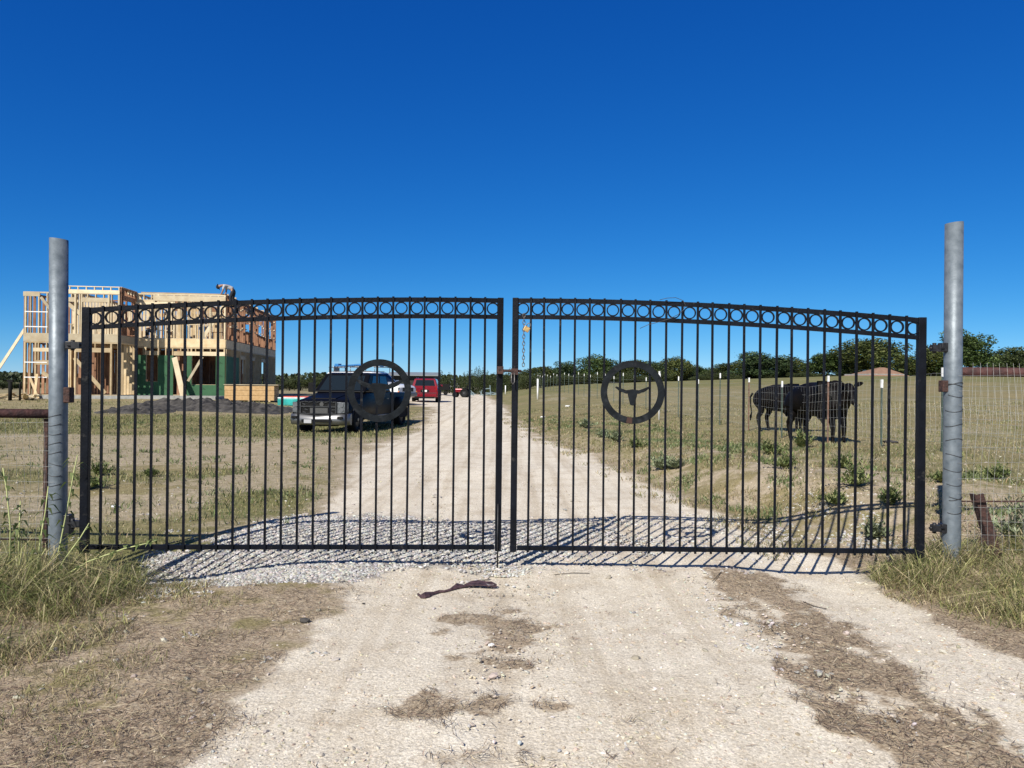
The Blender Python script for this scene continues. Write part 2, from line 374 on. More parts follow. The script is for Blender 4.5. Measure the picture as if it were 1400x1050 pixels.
# wheel ruts along the road
rc = (road_l(GY) + road_r(GY)) / 2
GZ = GZ - .012 * np.exp(-((GX - rc - .8) / .22) ** 2) * dm * near - .012 * np.exp(-((GX - rc + .8) / .22) ** 2) * dm * near

def ground_mat():
    m = bpy.data.materials.new('earth'); m.use_nodes = True; n = m.node_tree.nodes; l = m.node_tree.links
    b = n['Principled BSDF']; b.inputs['Roughness'].default_value = .95; b.inputs['Specular IOR Level'].default_value = .15
    at_ = n.new('ShaderNodeAttribute'); at_.attribute_name = 'cover'
    sep = n.new('ShaderNodeSeparateColor'); l.new(at_.outputs['Color'], sep.inputs[0])
    geo = n.new('ShaderNodeNewGeometry')
    def noise(s, d=6, r=.6, mapv=None):
        z = n.new('ShaderNodeTexNoise'); z.inputs['Scale'].default_value = s; z.inputs['Detail'].default_value = d; z.inputs['Roughness'].default_value = r
        if mapv:
            mp = n.new('ShaderNodeMapping'); mp.inputs['Scale'].default_value = mapv; mp.inputs['Rotation'].default_value = (0, 0, .07)
            l.new(geo.outputs['Position'], mp.inputs['Vector']); l.new(mp.outputs[0], z.inputs['Vector'])
        else: l.new(geo.outputs['Position'], z.inputs['Vector'])
        return z.outputs['Fac']
    def ramp(f, stops):
        r = n.new('ShaderNodeValToRGB'); e = r.color_ramp.elements
        while len(e) < len(stops): e.new(.5)
        for k, (p, c) in enumerate(stops): e[k].position = p; e[k].color = (*c, 1)
        l.new(f, r.inputs[0]); return r.outputs[0]
    def mix(f, a, bb, mode='MIX'):
        x = n.new('ShaderNodeMix'); x.data_type = 'RGBA'; x.blend_type = mode
        if isinstance(f, float): x.inputs[0].default_value = f
        else: l.new(f, x.inputs[0])
        l.new(a, x.inputs[6]); l.new(bb, x.inputs[7]); return x.outputs[2]
    fine = noise(55, 5, .65); mid = noise(6, 6, .6); big = noise(.7, 5, .6); streak = noise(1.2, 5, .6, (3.5, .25, 1))
    vor = n.new('ShaderNodeTexVoronoi'); vor.inputs['Scale'].default_value = 45; l.new(geo.outputs['Position'], vor.inputs['Vector'])
    dirt = mix(.5, ramp(mid, [(.3, (.57, .50, .385)), (.7, (.70, .635, .52))]), ramp(streak, [(.3, (.52, .455, .355)), (.7, (.72, .655, .545))]))
    dirt = mix(.35, dirt, ramp(fine, [(.32, (.33, .275, .20)), (.5, (.60, .53, .42)), (.7, (.76, .70, .60))]))
    dirt = mix(1.0, dirt, ramp(noise(2.2, 7, .7), [(.3, (.80, .76, .71)), (.5, (1, 1, 1)), (.7, (1.08, 1.09, 1.10))]), 'MULTIPLY')
    dirt = mix(1.0, dirt, ramp(noise(1.6, 4, .55, (2.6, .09, 1)), [(.35, (.84, .81, .77)), (.5, (1, 1, 1)), (.65, (1.06, 1.07, 1.08))]), 'MULTIPLY')
    v2 = n.new('ShaderNodeTexVoronoi'); v2.inputs['Scale'].default_value = 130; l.new(geo.outputs['Position'], v2.inputs['Vector'])
    dirt = mix(.5, dirt, mix(1.0, dirt, ramp(v2.outputs['Color'], [(.1, (.55, .53, .5)), (.5, (1, 1, 1)), (.9, (1.45, 1.45, 1.45))]), 'MULTIPLY'))
    soil = mix(.5, ramp(mid, [(.3, (.27, .21, .14)), (.7, (.46, .38, .27))]), ramp(fine, [(.33, (.17, .13, .085)), (.6, (.50, .42, .30))]))
    wr = n.new('ShaderNodeMapRange'); wr.interpolation_type = 'SMOOTHSTEP'; wr.inputs[1].default_value = .62; wr.inputs[2].default_value = .95; l.new(sep.outputs[0], wr.inputs[0])
    dirt = mix(wr.outputs[0], soil, dirt)
    grass = mix(sep.outputs[1], ramp(mid, [(.3, (.21, .165, .09)), (.7, (.36, .30, .18))]), ramp(mid, [(.3, (.08, .105, .03)), (.7, (.20, .215, .08))]))
    grass = mix(.55, grass, ramp(fine, [(.35, (.07, .065, .028)), (.65, (.34, .29, .15))]))
    bigr = ramp(big, [(.3, (.78, .80, .74)), (.7, (1.1, 1.06, .98))]); grass = mix(1.0, grass, bigr, 'MULTIPLY')
    straw = ramp(fine, [(.3, (.17, .125, .085)), (.5, (.36, .285, .20)), (.72, (.58, .49, .36))])
    grav = ramp(vor.outputs['Distance'], [(.05, (.50, .48, .45)), (.5, (.22, .20, .18))])
    rag = noise(9, 8, .75)
    def ragged(f, amp=1.3, lo=.30, hi=.72):
        a1 = n.new('ShaderNodeMath'); a1.operation = 'MULTIPLY_ADD'; a1.inputs[1].default_value = amp; a1.inputs[2].default_value = -amp / 2; l.new(rag, a1.inputs[0])
        a2 = n.new('ShaderNodeMath'); a2.operation = 'ADD'; l.new(a1.outputs[0], a2.inputs[0]); l.new(f, a2.inputs[1])
        a3 = n.new('ShaderNodeMapRange'); a3.interpolation_type = 'SMOOTHSTEP'; a3.inputs[1].default_value = lo; a3.inputs[2].default_value = hi; l.new(a2.outputs[0], a3.inputs[0]); return a3.outputs[0]
    base = mix(ragged(sep.outputs[0], 1.5, .2, .8), grass, dirt)
    base = mix(ragged(sep.outputs[2]), base, straw)
    base = mix(ragged(at_.outputs['Alpha'], 1.5, .4, .9), base, grav)
    l.new(base, b.inputs['Base Color'])
    ad = n.new('ShaderNodeMath'); ad.operation = 'ADD'; l.new(fine, ad.inputs[0]); l.new(mid, ad.inputs[1])
    bp = n.new('ShaderNodeBump'); bp.inputs['Strength'].default_value = .6; bp.inputs['Distance'].default_value = .016
    l.new(ad.outputs[0], bp.inputs['Height']); l.new(bp.outputs[0], b.inputs['Normal'])
    return m
M_earth = ground_mat()
P = np.stack([GX, GY, GZ], -1).reshape(-1, 3)
COV = np.stack([dm, gm, sm, vm], -1).reshape(-1, 4)
idx = np.arange(nx * ny).reshape(ny, nx)
Q = np.stack([idx[:-1, :-1], idx[:-1, 1:], idx[1:, 1:], idx[1:, :-1]], -1).reshape(-1, 4)
cx_, cy_ = P[Q].mean(1)[:, 0], P[Q].mean(1)[:, 1]
isroad = (cx_ > road_l(cy_)) & (cx_ < road_r(cy_)) & (cy_ < 130) & (cy_ > -30)
ispast = (~isroad) & (cx_ > road_r(cy_)) & (cy_ > 6.4)
def terrain(name, sel):
    q = Q[sel]; u, inv = np.unique(q, return_inverse=True)
    o = npmesh(name, P[u], inv.reshape(-1), M_earth, np.full(len(q), 4), smooth=True)
    a = o.data.attributes.new('cover', 'FLOAT_COLOR', 'POINT'); a.data.foreach_set('color', COV[u].astype(np.float32).ravel())
    o['kind'] = 'structure'; return o
terrain('ground', ~isroad & ~ispast); terrain('dirt_road', isroad); terrain('pasture', ispast)

# ------------------------------------------------------------------ scatter helpers
def frustum(n, y0, y1, pad=.05, bias=1.0):
    """points uniform in depth-weighted ground area inside the view"""
    t = rng.random(n); y = (y0 ** (1 - bias) + t * (y1 ** (1 - bias) - y0 ** (1 - bias))) ** (1 / (1 - bias)) if bias != 1 else y0 * (y1 / y0) ** t
    x = (rng.random(n) * 2 - 1) * (.673 + pad) * y
    return x, y
def blades(name, x, y, h, wd, lean, colors, mt, label, cat, z=None, flat=False):
    n = len(x); z = H(x, y) if z is None else z
    a = rng.random(n) * 2 * np.pi; b = rng.random(n) * 2 * np.pi
    dx, dy = np.cos(a), np.sin(a); lx, ly = np.cos(b) * lean * h, np.sin(b) * lean * h
    V = np.zeros((n, 5, 3)); base = np.stack([x, y, z - .005], -1)
    w_ = (np.stack([dx, dy, 0 * dx], -1)) * wd[:, None] / 2
    L1 = np.stack([lx * .3, ly * .3, h * .55], -1); L2 = np.stack([lx, ly, h * (1 - .42 * np.minimum(lean, 1.9))], -1)
    V[:, 0] = base - w_; V[:, 1] = base + w_; V[:, 2] = base + w_ * .8 + L1; V[:, 3] = base - w_ * .8 + L1; V[:, 4] = base + L2
    i = np.arange(n)[:, None] * 5
    Fq = np.concatenate([i + np.array([0, 1, 2, 3]), i + np.array([3, 2, 4])], 1).reshape(-1)
    k = np.tile([4, 3], n)
    C = np.repeat(np.concatenate([colors, np.ones((n, 1))], 1), 5, 0)
    o = npmesh(name, V.reshape(-1, 3), Fq, mt, k, colr=C)
    return tag(o, label, cat, kind='stuff')
def pal(n, cols, jit=.25, wts=None):
    c = np.array(cols)[rng.choice(len(cols), n, p=wts)]
    return np.clip(c * (1 + (rng.random((n, 1)) - .5) * 2 * jit) * (1 + (rng.random((n, 3)) - .5) * .12), 0, 1)
G_green = [(.13, .15, .05), (.20, .205, .085), (.28, .26, .13)]
G_dry = [(.42, .34, .19), (.33, .26, .145), (.50, .43, .27), (.25, .20, .12)]
PHI = (1 + 5 ** .5) / 2
ICO = np.array([(-1, PHI, 0), (1, PHI, 0), (-1, -PHI, 0), (1, -PHI, 0), (0, -1, PHI), (0, 1, PHI), (0, -1, -PHI), (0, 1, -PHI), (PHI, 0, -1), (PHI, 0, 1), (-PHI, 0, -1), (-PHI, 0, 1)]) / 1.9
ICF = np.array([(0, 11, 5), (0, 5, 1), (0, 1, 7), (0, 7, 10), (0, 10, 11), (1, 5, 9), (5, 11, 4), (11, 10, 2), (10, 7, 6), (7, 1, 8), (3, 9, 4), (3, 4, 2), (3, 2, 6), (3, 6, 8), (3, 8, 9), (4, 9, 5), (2, 4, 11), (6, 2, 10), (8, 6, 7), (9, 8, 1)])
def stones(name, x, y, r, colors, label, cat, sink=.25):
    n = len(x); z = H(x, y)
    V = ICO[None] * (1 + (rng.random((n, 12, 3)) - .5) * .55)
    V = V * r[:, None, None] * (np.stack([1 + rng.random(n) * .6, .7 + rng.random(n) * .5, .5 + rng.random(n) * .35], -1))[:, None]
    a = rng.random(n) * 2 * np.pi; c, s = np.cos(a)[:, None], np.sin(a)[:, None]
    X = V[..., 0] * c - V[..., 1] * s; Yv = V[..., 0] * s + V[..., 1] * c
    t = (rng.random(n)[:, None] - .5) * .9; Z = V[..., 2] + X * t
    W = np.stack([X + x[:, None], Yv + y[:, None], Z + (z + r * (.45 - sink))[:, None]], -1)
    Fq = (np.arange(n)[:, None, None] * 12 + ICF[None]).reshape(-1)
    C = np.repeat(np.concatenate([colors, np.ones((n, 1))], 1), 12, 0)
    o = npmesh(name, W.reshape(-1, 3), Fq, M_stone, np.full(n * 20, 3), colr=C)
    return tag(o, label, cat, kind='stuff')
def litter(name, x, y, L, wd, colors, label, cat, tilt=.25, lift=.006):
    n = len(x); z = H(x, y) + lift + rng.random(n) * .012
    a = rng.random(n) * 2 * np.pi; bend = (rng.random(n) - .5) * .9; e = (rng.random(n) - .5) * 2 * tilt
    d0 = np.stack([np.cos(a), np.sin(a), e], -1); d1 = np.stack([np.cos(a + bend), np.sin(a + bend), -e * .6], -1)
    p1 = np.stack([x, y, z], -1); p0 = p1 - d0 * L[:, None] / 2; p2 = p1 + d1 * L[:, None] / 2
    s = np.stack([-np.sin(a), np.cos(a), (rng.random(n) - .5) * .8], -1) * wd[:, None] / 2
    V = np.stack([p0 - s * .4, p0 + s * .4, p1 + s, p2 + s * .3, p2 - s * .3, p1 - s], 1)
    V[..., 2] = np.maximum(V[..., 2], (H(x, y) + .002)[:, None])
    Fq = (np.arange(n)[:, None] * 6 + np.array([0, 1, 2, 5, 5, 2, 3, 4])).reshape(-1)
    C = np.repeat(np.concatenate([colors, np.ones((n, 1))], 1), 6, 0)
    return tag(npmesh(name, V.reshape(-1, 3), Fq, M_straw, np.full(n * 2, 4), colr=C), label, cat, kind='stuff')
# gravel band through the gateway
x, y = frustum(300000, 3.0, 10.5, bias=.6); d, g, s, v = masks(x, y); k = rng.random(len(x)) < .75 * ss(v + 1.1 * (fbm(x * 3, y * 3, 61, 4) - .5) + .5 * (fbm(x * 14, y * 14, 63, 2) - .5), .25, .85) * (1 - .3 * ss(x, -.3, 1)) * (1 - .3 * ss(y, 7.6, 8.6)); x, y = x[k], y[k]
r = .0042 + .009 * rng.random(len(x)) ** 1.9 + .0028 * (y > 5.5)
stones('gravel', x, y, r, pal(len(x), [(.50, .49, .46), (.40, .39, .37), (.46, .42, .35), (.29, .28, .27)], .22), 'crushed pale limestone gravel spread across the gateway', 'gravel')
# loose pebbles on the dirt
x, y = frustum(120000, 2.6, 14, bias=.6); d, g, s, v = masks(x, y)
k = rng.random(len(x)) < d * .5 * (1 - .8 * s) * (.15 + ss(fbm(x * 1.6, y * 1.6, 77, 4), .40, .62)); x, y = x[k], y[k]
r = .0022 + .008 * rng.random(len(x)) ** 4.5
stones('pebbles', x, y, r, pal(len(x), [(.50, .45, .36), (.43, .37, .28), (.36, .30, .23), (.55, .51, .44)], .2), 'small pale pebbles scattered over the dirt drive', 'pebbles', .45)
# bigger flat stones
x, y = frustum(1300, 2.7, 13, bias=.8); d, g, s, v = masks(x, y); k = rng.random(len(x)) < .15 + .5 * (x > 1.9) + .3 * (x < -1.2); x, y = x[k], y[k]
r = .008 + .013 * rng.random(len(x)) ** 2.5
stones('loose_stones', x, y, r, pal(len(x), [(.44, .40, .34), (.36, .32, .26)], .2), 'larger pale stones lying along the edges of the drive', 'stones')
# straw mats
x, y = frustum(170000, 2.6, 7.5, bias=.4); d, g, s, v = masks(x, y); k = rng.random(len(x)) < .6 * ss(s + 1.3 * (fbm(x * 4, y * 4, 66, 4) - .5), .15, 1.0) + .004; x, y = x[k], y[k]
n = len(x); L = .025 + .085 * rng.random(n) ** 1.7; wd = .0016 + .0022 * rng.random(n)
litter('straw_litter', x, y, L, wd, pal(n, [(.30, .22, .15), (.20, .145, .10), (.50, .41, .28), (.38, .295, .20), (.10, .075, .055)], .3), 'dead trampled grass and straw matted on the drive', 'straw')
# short grass on both verges and beyond the gate
x, y = frustum(260000, 6.2, 40, bias=.3); d, g, s, v = masks(x, y)
k = (rng.random(len(x)) < (1 - d) ** 1.5 * (.25 + .55 * g) * (1 - v)); x, y, g = x[k], y[k], g[k]; n = len(x)
h = (.015 + .035 * rng.random(n)) * (1 + .5 * g) * (1 + .015 * y); wd = .003 + .0004 * y
cg = pal(n, G_green, .3); cd = pal(n, G_dry, .3); gg = (rng.random(n) < .10 + .5 * g)[:, None]
blades('verge_grass', x, y, h, wd, .4 + rng.random(n), np.where(gg, cg, cd), M_blade, 'short half dry grass on the verges and pasture beyond the gate', 'grass')
x = rng.random(60000) * 5 - .5; y = 6.5 + rng.random(60000) ** 1.4 * 26; x = road_r(y) + x; k = rng.random(len(x)) < ss(fbm(x * 2.2, y * 2.2, 95, 4), .47, .62) * .8; x, y = x[k], y[k]; n = len(x)
blades('bank_grass', x, y, .03 + .08 * rng.random(n), .004 + .0005 * y, .5 + rng.random(n) * 1.2, pal(n, G_dry + G_green, .3), M_blade, 'dry ragged grass on the sandy bank right of the drive', 'grass')
# sparse longer tufts in strips
x, y = frustum(60000, 9, 40, bias=.3); d, g, s, v = masks(x, y)
tn = fbm(x * .9, y * .9, 91, 3); k = rng.random(len(x)) < np.clip(1 - 1.5 * d, 0, 1) * ss(tn + .25 * (g - .5), .54, .68); x, y = x[k], y[k]; n = len(x)
blades('tall_grass', x, y, .05 + .12 * rng.random(n), .006 + .0007 * y, .3 + rng.random(n) * .7, pal(n, G_green + [(.30, .27, .13)], .3), M_blade, 'longer green grass growing in strips behind the gate', 'grass')
# low leafy weeds running through the verges
x, y = frustum(30000, 7, 32, bias=.3); d, g, s, v = masks(x, y); dr_ = x - road_r(y)
wgt = (ss(dr_, -.1, .6) * (1 - ss(dr_, 3, 5)) + .16 * (x < road_l(y))) * ss(fbm(x * 1.6, y * 1.0, 133, 4), .55, .68) * (1 - v); k = rng.random(len(x)) < wgt; x, y = x[k], y[k]
x = np.repeat(x, 9) + rng.normal(size=len(x) * 9) * .05; y = np.repeat(y, 9) + rng.normal(size=len(y) * 9) * .05; n = len(x)
blades('low_weeds', x, y, .03 + .10 * rng.random(n), .007 + .0006 * y, .3 + rng.random(n) * 1.2, pal(n, [(.13, .17, .06), (.20, .24, .10), (.26, .29, .15), (.10, .13, .05)], .3), M_blade, 'low green and grey green weeds scattered through the verges behind the gate', 'weeds')
# long grass at both gate posts
def clump(name, cx, cy, rx, ry, n, h0, h1, cols, label, thin=1, lean=(.4, 1.9)):
    a = rng.random(n) * 2 * np.pi; q = np.sqrt(rng.random(n)); x = cx + rx * q * np.cos(a); y = cy + ry * q * np.sin(a)
    tn = fbm(x * 4, y * 4, 5, 2); h = (h0 + (h1 - h0) * rng.random(n) ** 1.5) * (.45 + 1.1 * tn) * (1.15 - .5 * q)
    k = rng.random(n) < ss(tn, .25, .6) + .2; x, y, h = x[k], y[k], h[k]; n = len(x)
    return blades(name, x, y, h, (.003 + .004 * rng.random(n)) * thin, lean[0] + rng.random(n) * lean[1], pal(n, cols, .35), M_blade, label, 'grass')
GL = [(.15, .17, .055), (.26, .27, .10), (.42, .39, .18), (.10, .115, .04), (.50, .43, .25), (.30, .24, .14)]
clump('verge_tussock', -3.6, 5.15, 1.05, .9, 7500, .15, .48, GL, 'long green tussock grass around the foot of the left pole')
clump('verge_tussock', -3.0, 4.3, .85, .5, 3500, .06, .24, GL + G_dry, 'low green and dry grass in front of the left tussock')
clump('verge_tussock', -2.5, 5.25, .4, .4, 900, .04, .13, GL + G_dry, 'matted grass between left tussock and the gravel')
clump('verge_tussock', 3.55, 5.75, .8, .5, 5500, .12, .42, GL, 'long green and yellow grass around the foot of the right pole')
clump('verge_tussock', 3.55, 4.9, .75, .42, 3200, .10, .42, GL + [(.4, .36, .16)], 'long grass at the right edge in front of the rusty stake')
clump('verge_tussock', 3.15, 5.3, .5, .45, 2200, .05, .2, GL + G_dry + G_dry, 'dead brown grass beside the drive near right pole')
x, y = rng.random(30000) * 2.8 - 4.2, 2.8 + rng.random(30000) * 3.0; d, g, s, v = masks(x, y); k = rng.random(len(x)) < s * ss(fbm(x * 3, y * 3, 15, 2), .45, .68) * ss(-x, 1.2, 2.4); x, y = x[k], y[k]; n = len(x)
blades('short_grass', x, y, .02 + .06 * rng.random(n), .003 + .002 * rng.random(n), .6 + rng.random(n), pal(n, G_dry + GL, .3), M_blade, 'short tufts of dry grass on the brown mat at left', 'grass')
# ------------------------------------------------------------------ gate
YH, YC = 5.78, 6.12            # the leaves' outer ends stand a little nearer than the meeting stiles
STEER = [(-.170, .062), (-.150, .068), (-.105, .050), (-.060, .034), (-.022, .040), (0, .043), (.022, .040), (.060, .034), (.105, .050), (.150, .068), (.170, .062),
         (.135, .032), (.105, .014), (.078, .010), (.084, .008), (.062, .000), (.046, .000), (.042, -.025), (.032, -.060), (.024, -.098), (.013, -.110),
         (-.013, -.110), (-.024, -.098), (-.032, -.060), (-.042, -.025), (-.046, .000), (-.062, .000), (-.084, .008), (-.078, .010), (-.105, .014), (-.135, .032)]
def leaf(side, label):
    hx, cx = (-1, -1) if side < 0 else (1, 1)
    pH = at(118 if side < 0 else 1259, 527, YH); pC = at(683 if side < 0 else 704, 527, YC)
    ax = Vector((pC.x - pH.x, pC.y - pH.y, 0)); L = ax.length; ax.normalize(); nrm = Vector((ax.y, -ax.x, 0))
    if nrm.y > 0: nrm = -nrm
    zt0 = at(118, 421, YH).z if side < 0 else at(1259, 435, YH).z; zt1 = at(683, 408, YC).z if side < 0 else at(704, 408, YC).z
    zb0 = at(118, 751, YH).z if side < 0 else at(1259, 757, YH).z; zb1 = at(683, 751, YC).z if side < 0 else at(704, 752, YC).z
    top = lambda s: zt1 - (zt1 - zt0) * (1 - s) ** 1.9
    bot = lambda s: zb0 + (zb1 - zb0) * s
    Pt = lambda s, z, o=0: Vector((pH.x, pH.y, 0)) + ax * (L * s) + nrm * o + Vector((0, 0, z))
    g = empty('metal_gate', Pt(0, 0), 0, label, 'gate', 'two leaves of the double driveway gate')
    org = Pt(0, 0)
    def bl(mb, name, m, bev=.0): 
        mb.v = [tuple(Vector(v) - org) for v in mb.v]; return mb.build(name, m, g, bev)
    a = MB(); a.beam(Pt(0, bot(0) - .03), Pt(0, top(0) + .005), .058, .055, nrm); bl(a, 'end_post', M_black, .004)
    pass
    a = MB(); a.beam(Pt(1, bot(1) - .012), Pt(1, top(1) + .004), .048, .05, nrm); bl(a, 'end_post', M_black, .004)
    K = 26
    for nm, off, hh in (('top_rail', .018, .034), ('lower_rail', .150, .032)):
        a = MB()
        for k in range(K): a.beam(Pt(k / K, top(k / K) - off), Pt((k + 1) / K, top((k + 1) / K) - off), .036, hh)
        bl(a, nm, M_black)
    a = MB(); a.beam(Pt(.01, bot(.01) + .018), Pt(.99, bot(.99) + .018), .034, .034); bl(a, 'bottom_rail', M_black)
    # pickets lie nearer together towards the middle of the drive, as welded
    for k in range(1, K):
        s = k / K; t_ = rng.normal(0, .0012)
        a = MB(); a.beam(Pt(s, bot(s) - .012, .02), Pt(s + t_, top(s) + .006, .02), .0168, .0168, nrm); bl(a, 'picket', M_black)
    for k in range(K):
        s = (k + .5) / K; a = MB(); ang = (top(s + .02) - top(s - .02)) / (.04 * L)
        a.annulus(Pt(s, top(s) - .0845, .004), .040, .0495, .022, ax, Vector((0, 0, 1)), 28); bl(a, 'ring', M_black)
    # round emblem plate with a steer head cut from flat steel
    ec, er = ((519.5, 534), 43) if side < 0 else ((864.5, 536.3), 43.3)
    s = .5
    for _ in range(20):
        p = Pt(s, 1.4); px = 700 + F * p.x / p.y; s += (ec[0] - px) / (F * L / 6) * (1 if side < 0 else -1)
    p = Pt(s, 0, .036); zc = at(ec[0], ec[1], p.y).z; c = Vector((p.x, p.y, zc)); rr = er * p.y / F
    a = MB(); a.annulus(c, rr * .79, rr, .007, ax, Vector((0, 0, 1)), 64); er_ = bl(a, 'emblem_ring', M_blackpl)
    if side > 0:
        a = MB(); a.annulus(c + nrm * .0045 - ax * 0, rr * .795, rr * .985, .002, ax, Vector((0, 0, 1)), 64)
        q = MB(); n0 = 0
        for f, mm in zip(a.f, a.m):
            cz = sum((Vector(a.v[i]) for i in f), Vector()) / 4 - c
            if cz.z < -rr * .83 and abs(cz.x + .02) < .028: q.add([a.v[i] for i in f], [(0, 1, 2, 3)])
        if q.f: bl(q, 'rust_patch', M_rustpatch)
    k = 1.04 if side < 0 else .76; dx = 0
    X3 = Vector((1, 0, 0)); xa = ax if ax.x > 0 else -ax
    M = Matrix.Translation(c + nrm * .001 + Vector((0, 0, .010 if side < 0 else -.012))) @ Matrix((xa, (0, 0, 1), nrm)).transposed().to_4x4()
    a = MB(); a.prism([(x * k * rr / .25 * 1.08, y * k * rr / .25 * 1.1) for x, y in STEER], M, .006)
    bl(a, 'steer_head', M_blackpl)
    # hinges
    for py in ((472, 716) if side < 0 else (476, 722)):
        px = 103 if side < 0 else 1281; q = at(px, py, 5.86); a = MB()
        a.tube([q + Vector((-.06, 0, 0)), q + Vector((.055, 0, 0))], .009, 8); a.box(q + Vector((.012 * -side, 0, 0)), (.06, .05, .05))
        a.tube([q + Vector((-.02, 0, -.04)), q + Vector((-.02, 0, .04))], .015, 8); bl(a, 'hinge', M_darkmetal)
    return g, Pt, bl
gl, PtL, blL = leaf(-1, 'left leaf of the black picket gate, with its steer head before the dark pickup')
gr_, PtR, blR = leaf(1, 'right leaf of the black picket gate, with a rust patch on its steer emblem')
# drop rod and slide latch on the left leaf
a = MB(); p = PtL(1.0, 0, .03); a.tube([(p.x - .005, p.y, Hs(p.x, p.y) - .02), (p.x - .005, p.y, .5)], .007, 6); blL(a, 'drop_rod', M_darkmetal)
a = MB(); p0 = at(679, 506.5, 6.07); p1 = at(713, 507.5, 6.07); a.tube([p0, p1], .011, 8); a.box(at(684, 506, 6.07), (.05, .03, .06)); blL(a, 'slide_bolt', M_rust)
a = MB(); q = at(703.5, 508, 6.06); a.box(q, (.055, .03, .05)); blR(a, 'bolt_keeper', M_rust)
a = MB(); q = at(701.3, 510, 6.03)
a.tube([q + Vector((-.011, 0, 0)), q + Vector((-.013, -.004, -.07)), q + Vector((0, -.005, -.088)), q + Vector((.013, -.004, -.07)), q + Vector((.011, 0, 0))], .0045, 6); blR(a, 'latch_loop', M_chain)
# chain and padlock
def chain_obj():
    a = MB(); n = 15; t = at(716.5, 429, 6.05); b = at(715.5, 501, 6.05); d = (b - t) / n
    for i in range(n):
        c = t + d * (i + .5); ang = (i % 2) * 1.25 + .35; X = Vector((math.cos(ang), math.sin(ang), 0)); h = d.length * .62; pts = []
        for k in range(14):
            q = 2 * math.pi * k / 14; pts.append(c + X * (.010 * math.cos(q)) + Vector((0, 0, h * math.sin(q))))
        a.tube(pts, .0032, 5, closed=True)
    return a.build('hanging_chain', M_chain)
tag(chain_obj(), 'steel chain hanging down from the first ring of the right gate leaf', 'chain')
pl = at(720, 450, 6.02); g = empty('padlock', pl, 0, 'small brass padlock hooked in the hanging chain', 'padlock')
a = MB(); M = Matrix.Rotation(.5, 3, 'Y'); a.box((0, 0, 0), (.046, .02, .042), M); a.build('lock_body', M_brass, g, .004)
a = MB(); a.tube([M @ Vector(q) for q in [(-.014, 0, .018), (-.014, 0, .042), (-.006, 0, .052), (.006, 0, .052), (.014, 0, .042), (.014, 0, .018)]], .0035, 6); a.build('shackle', M_chain, g)
# loose wire caught on top of the right leaf
a = MB(); a.tube([at(x, y, 5.93) for x, y in [(902, 410), (912, 407.5), (924, 407), (934, 411), (937, 417), (934, 424), (927, 430), (915, 436), (898, 441), (886, 444), (875, 449)]], .0022, 5)
tag(a.build('loose_wire', M_wired), 'thin loose wire curled over the top rail of the right leaf', 'wire')
# ------------------------------------------------------------------ galvanized poles
def pole(pt, pb, Y, r, label, seam):
    T = at(*pt, Y); B = at(*pb, Y); B.z = Hs(B.x, B.y) - .1
    g = empty('gate_pole', (B.x, B.y, 0), 0, label, 'pole', 'galvanized pipe poles carrying the gate')
    o = Vector((B.x, B.y, 0)); n = 32; a = MB()
    ring = lambda c, rr, dz=0: [c + Vector((rr * math.cos(2 * math.pi * i / n), rr * math.sin(2 * math.pi * i / n), dz * math.cos(2 * math.pi * i / n))) for i in range(n)]
    a.loft([ring(B - o, r), ring((B + T) / 2 - o, r), ring(T - o, r, .006 * seam), ring(T - o, r - .008, .006 * seam), ring(T - o - Vector((0, 0, .5)), r - .008)], cap=False)
    a.build('pipe', M_galv, g); return g, T, B
gpl, TL, BL = pole((80.5, 327), (79.5, 765), 5.9, .066, 'tall galvanized pipe pole carrying the left leaf, dark hinge on its right side', -1)
gpr, TR, BR = pole((1304.5, 305), (1301, 742), 5.9, .065, 'tall galvanized pipe pole carrying the right leaf, wire ties around it', 1)
def weld(g, p, sx, m, dx):
    a = MB(); a.box((p.x + dx - g.location.x, p.y - g.location.y, p.z), (.05, .07, sx)); a.build('hinge_bracket', m, g, .006)
weld(gpl, at(93, 472, 5.9), .06, M_darkmetal, .02); weld(gpl, at(95, 540, 5.9), .12, M_rust, -.005); weld(gpl, at(94, 718, 5.9), .17, M_darkmetal, .0)
weld(gpr, at(1289, 475, 5.9), .07, M_darkmetal, .0); weld(gpr, at(1291, 528, 5.9), .09, M_rust, -.004); weld(gpr, at(1291, 722, 5.9), .07, M_darkmetal, -.01)
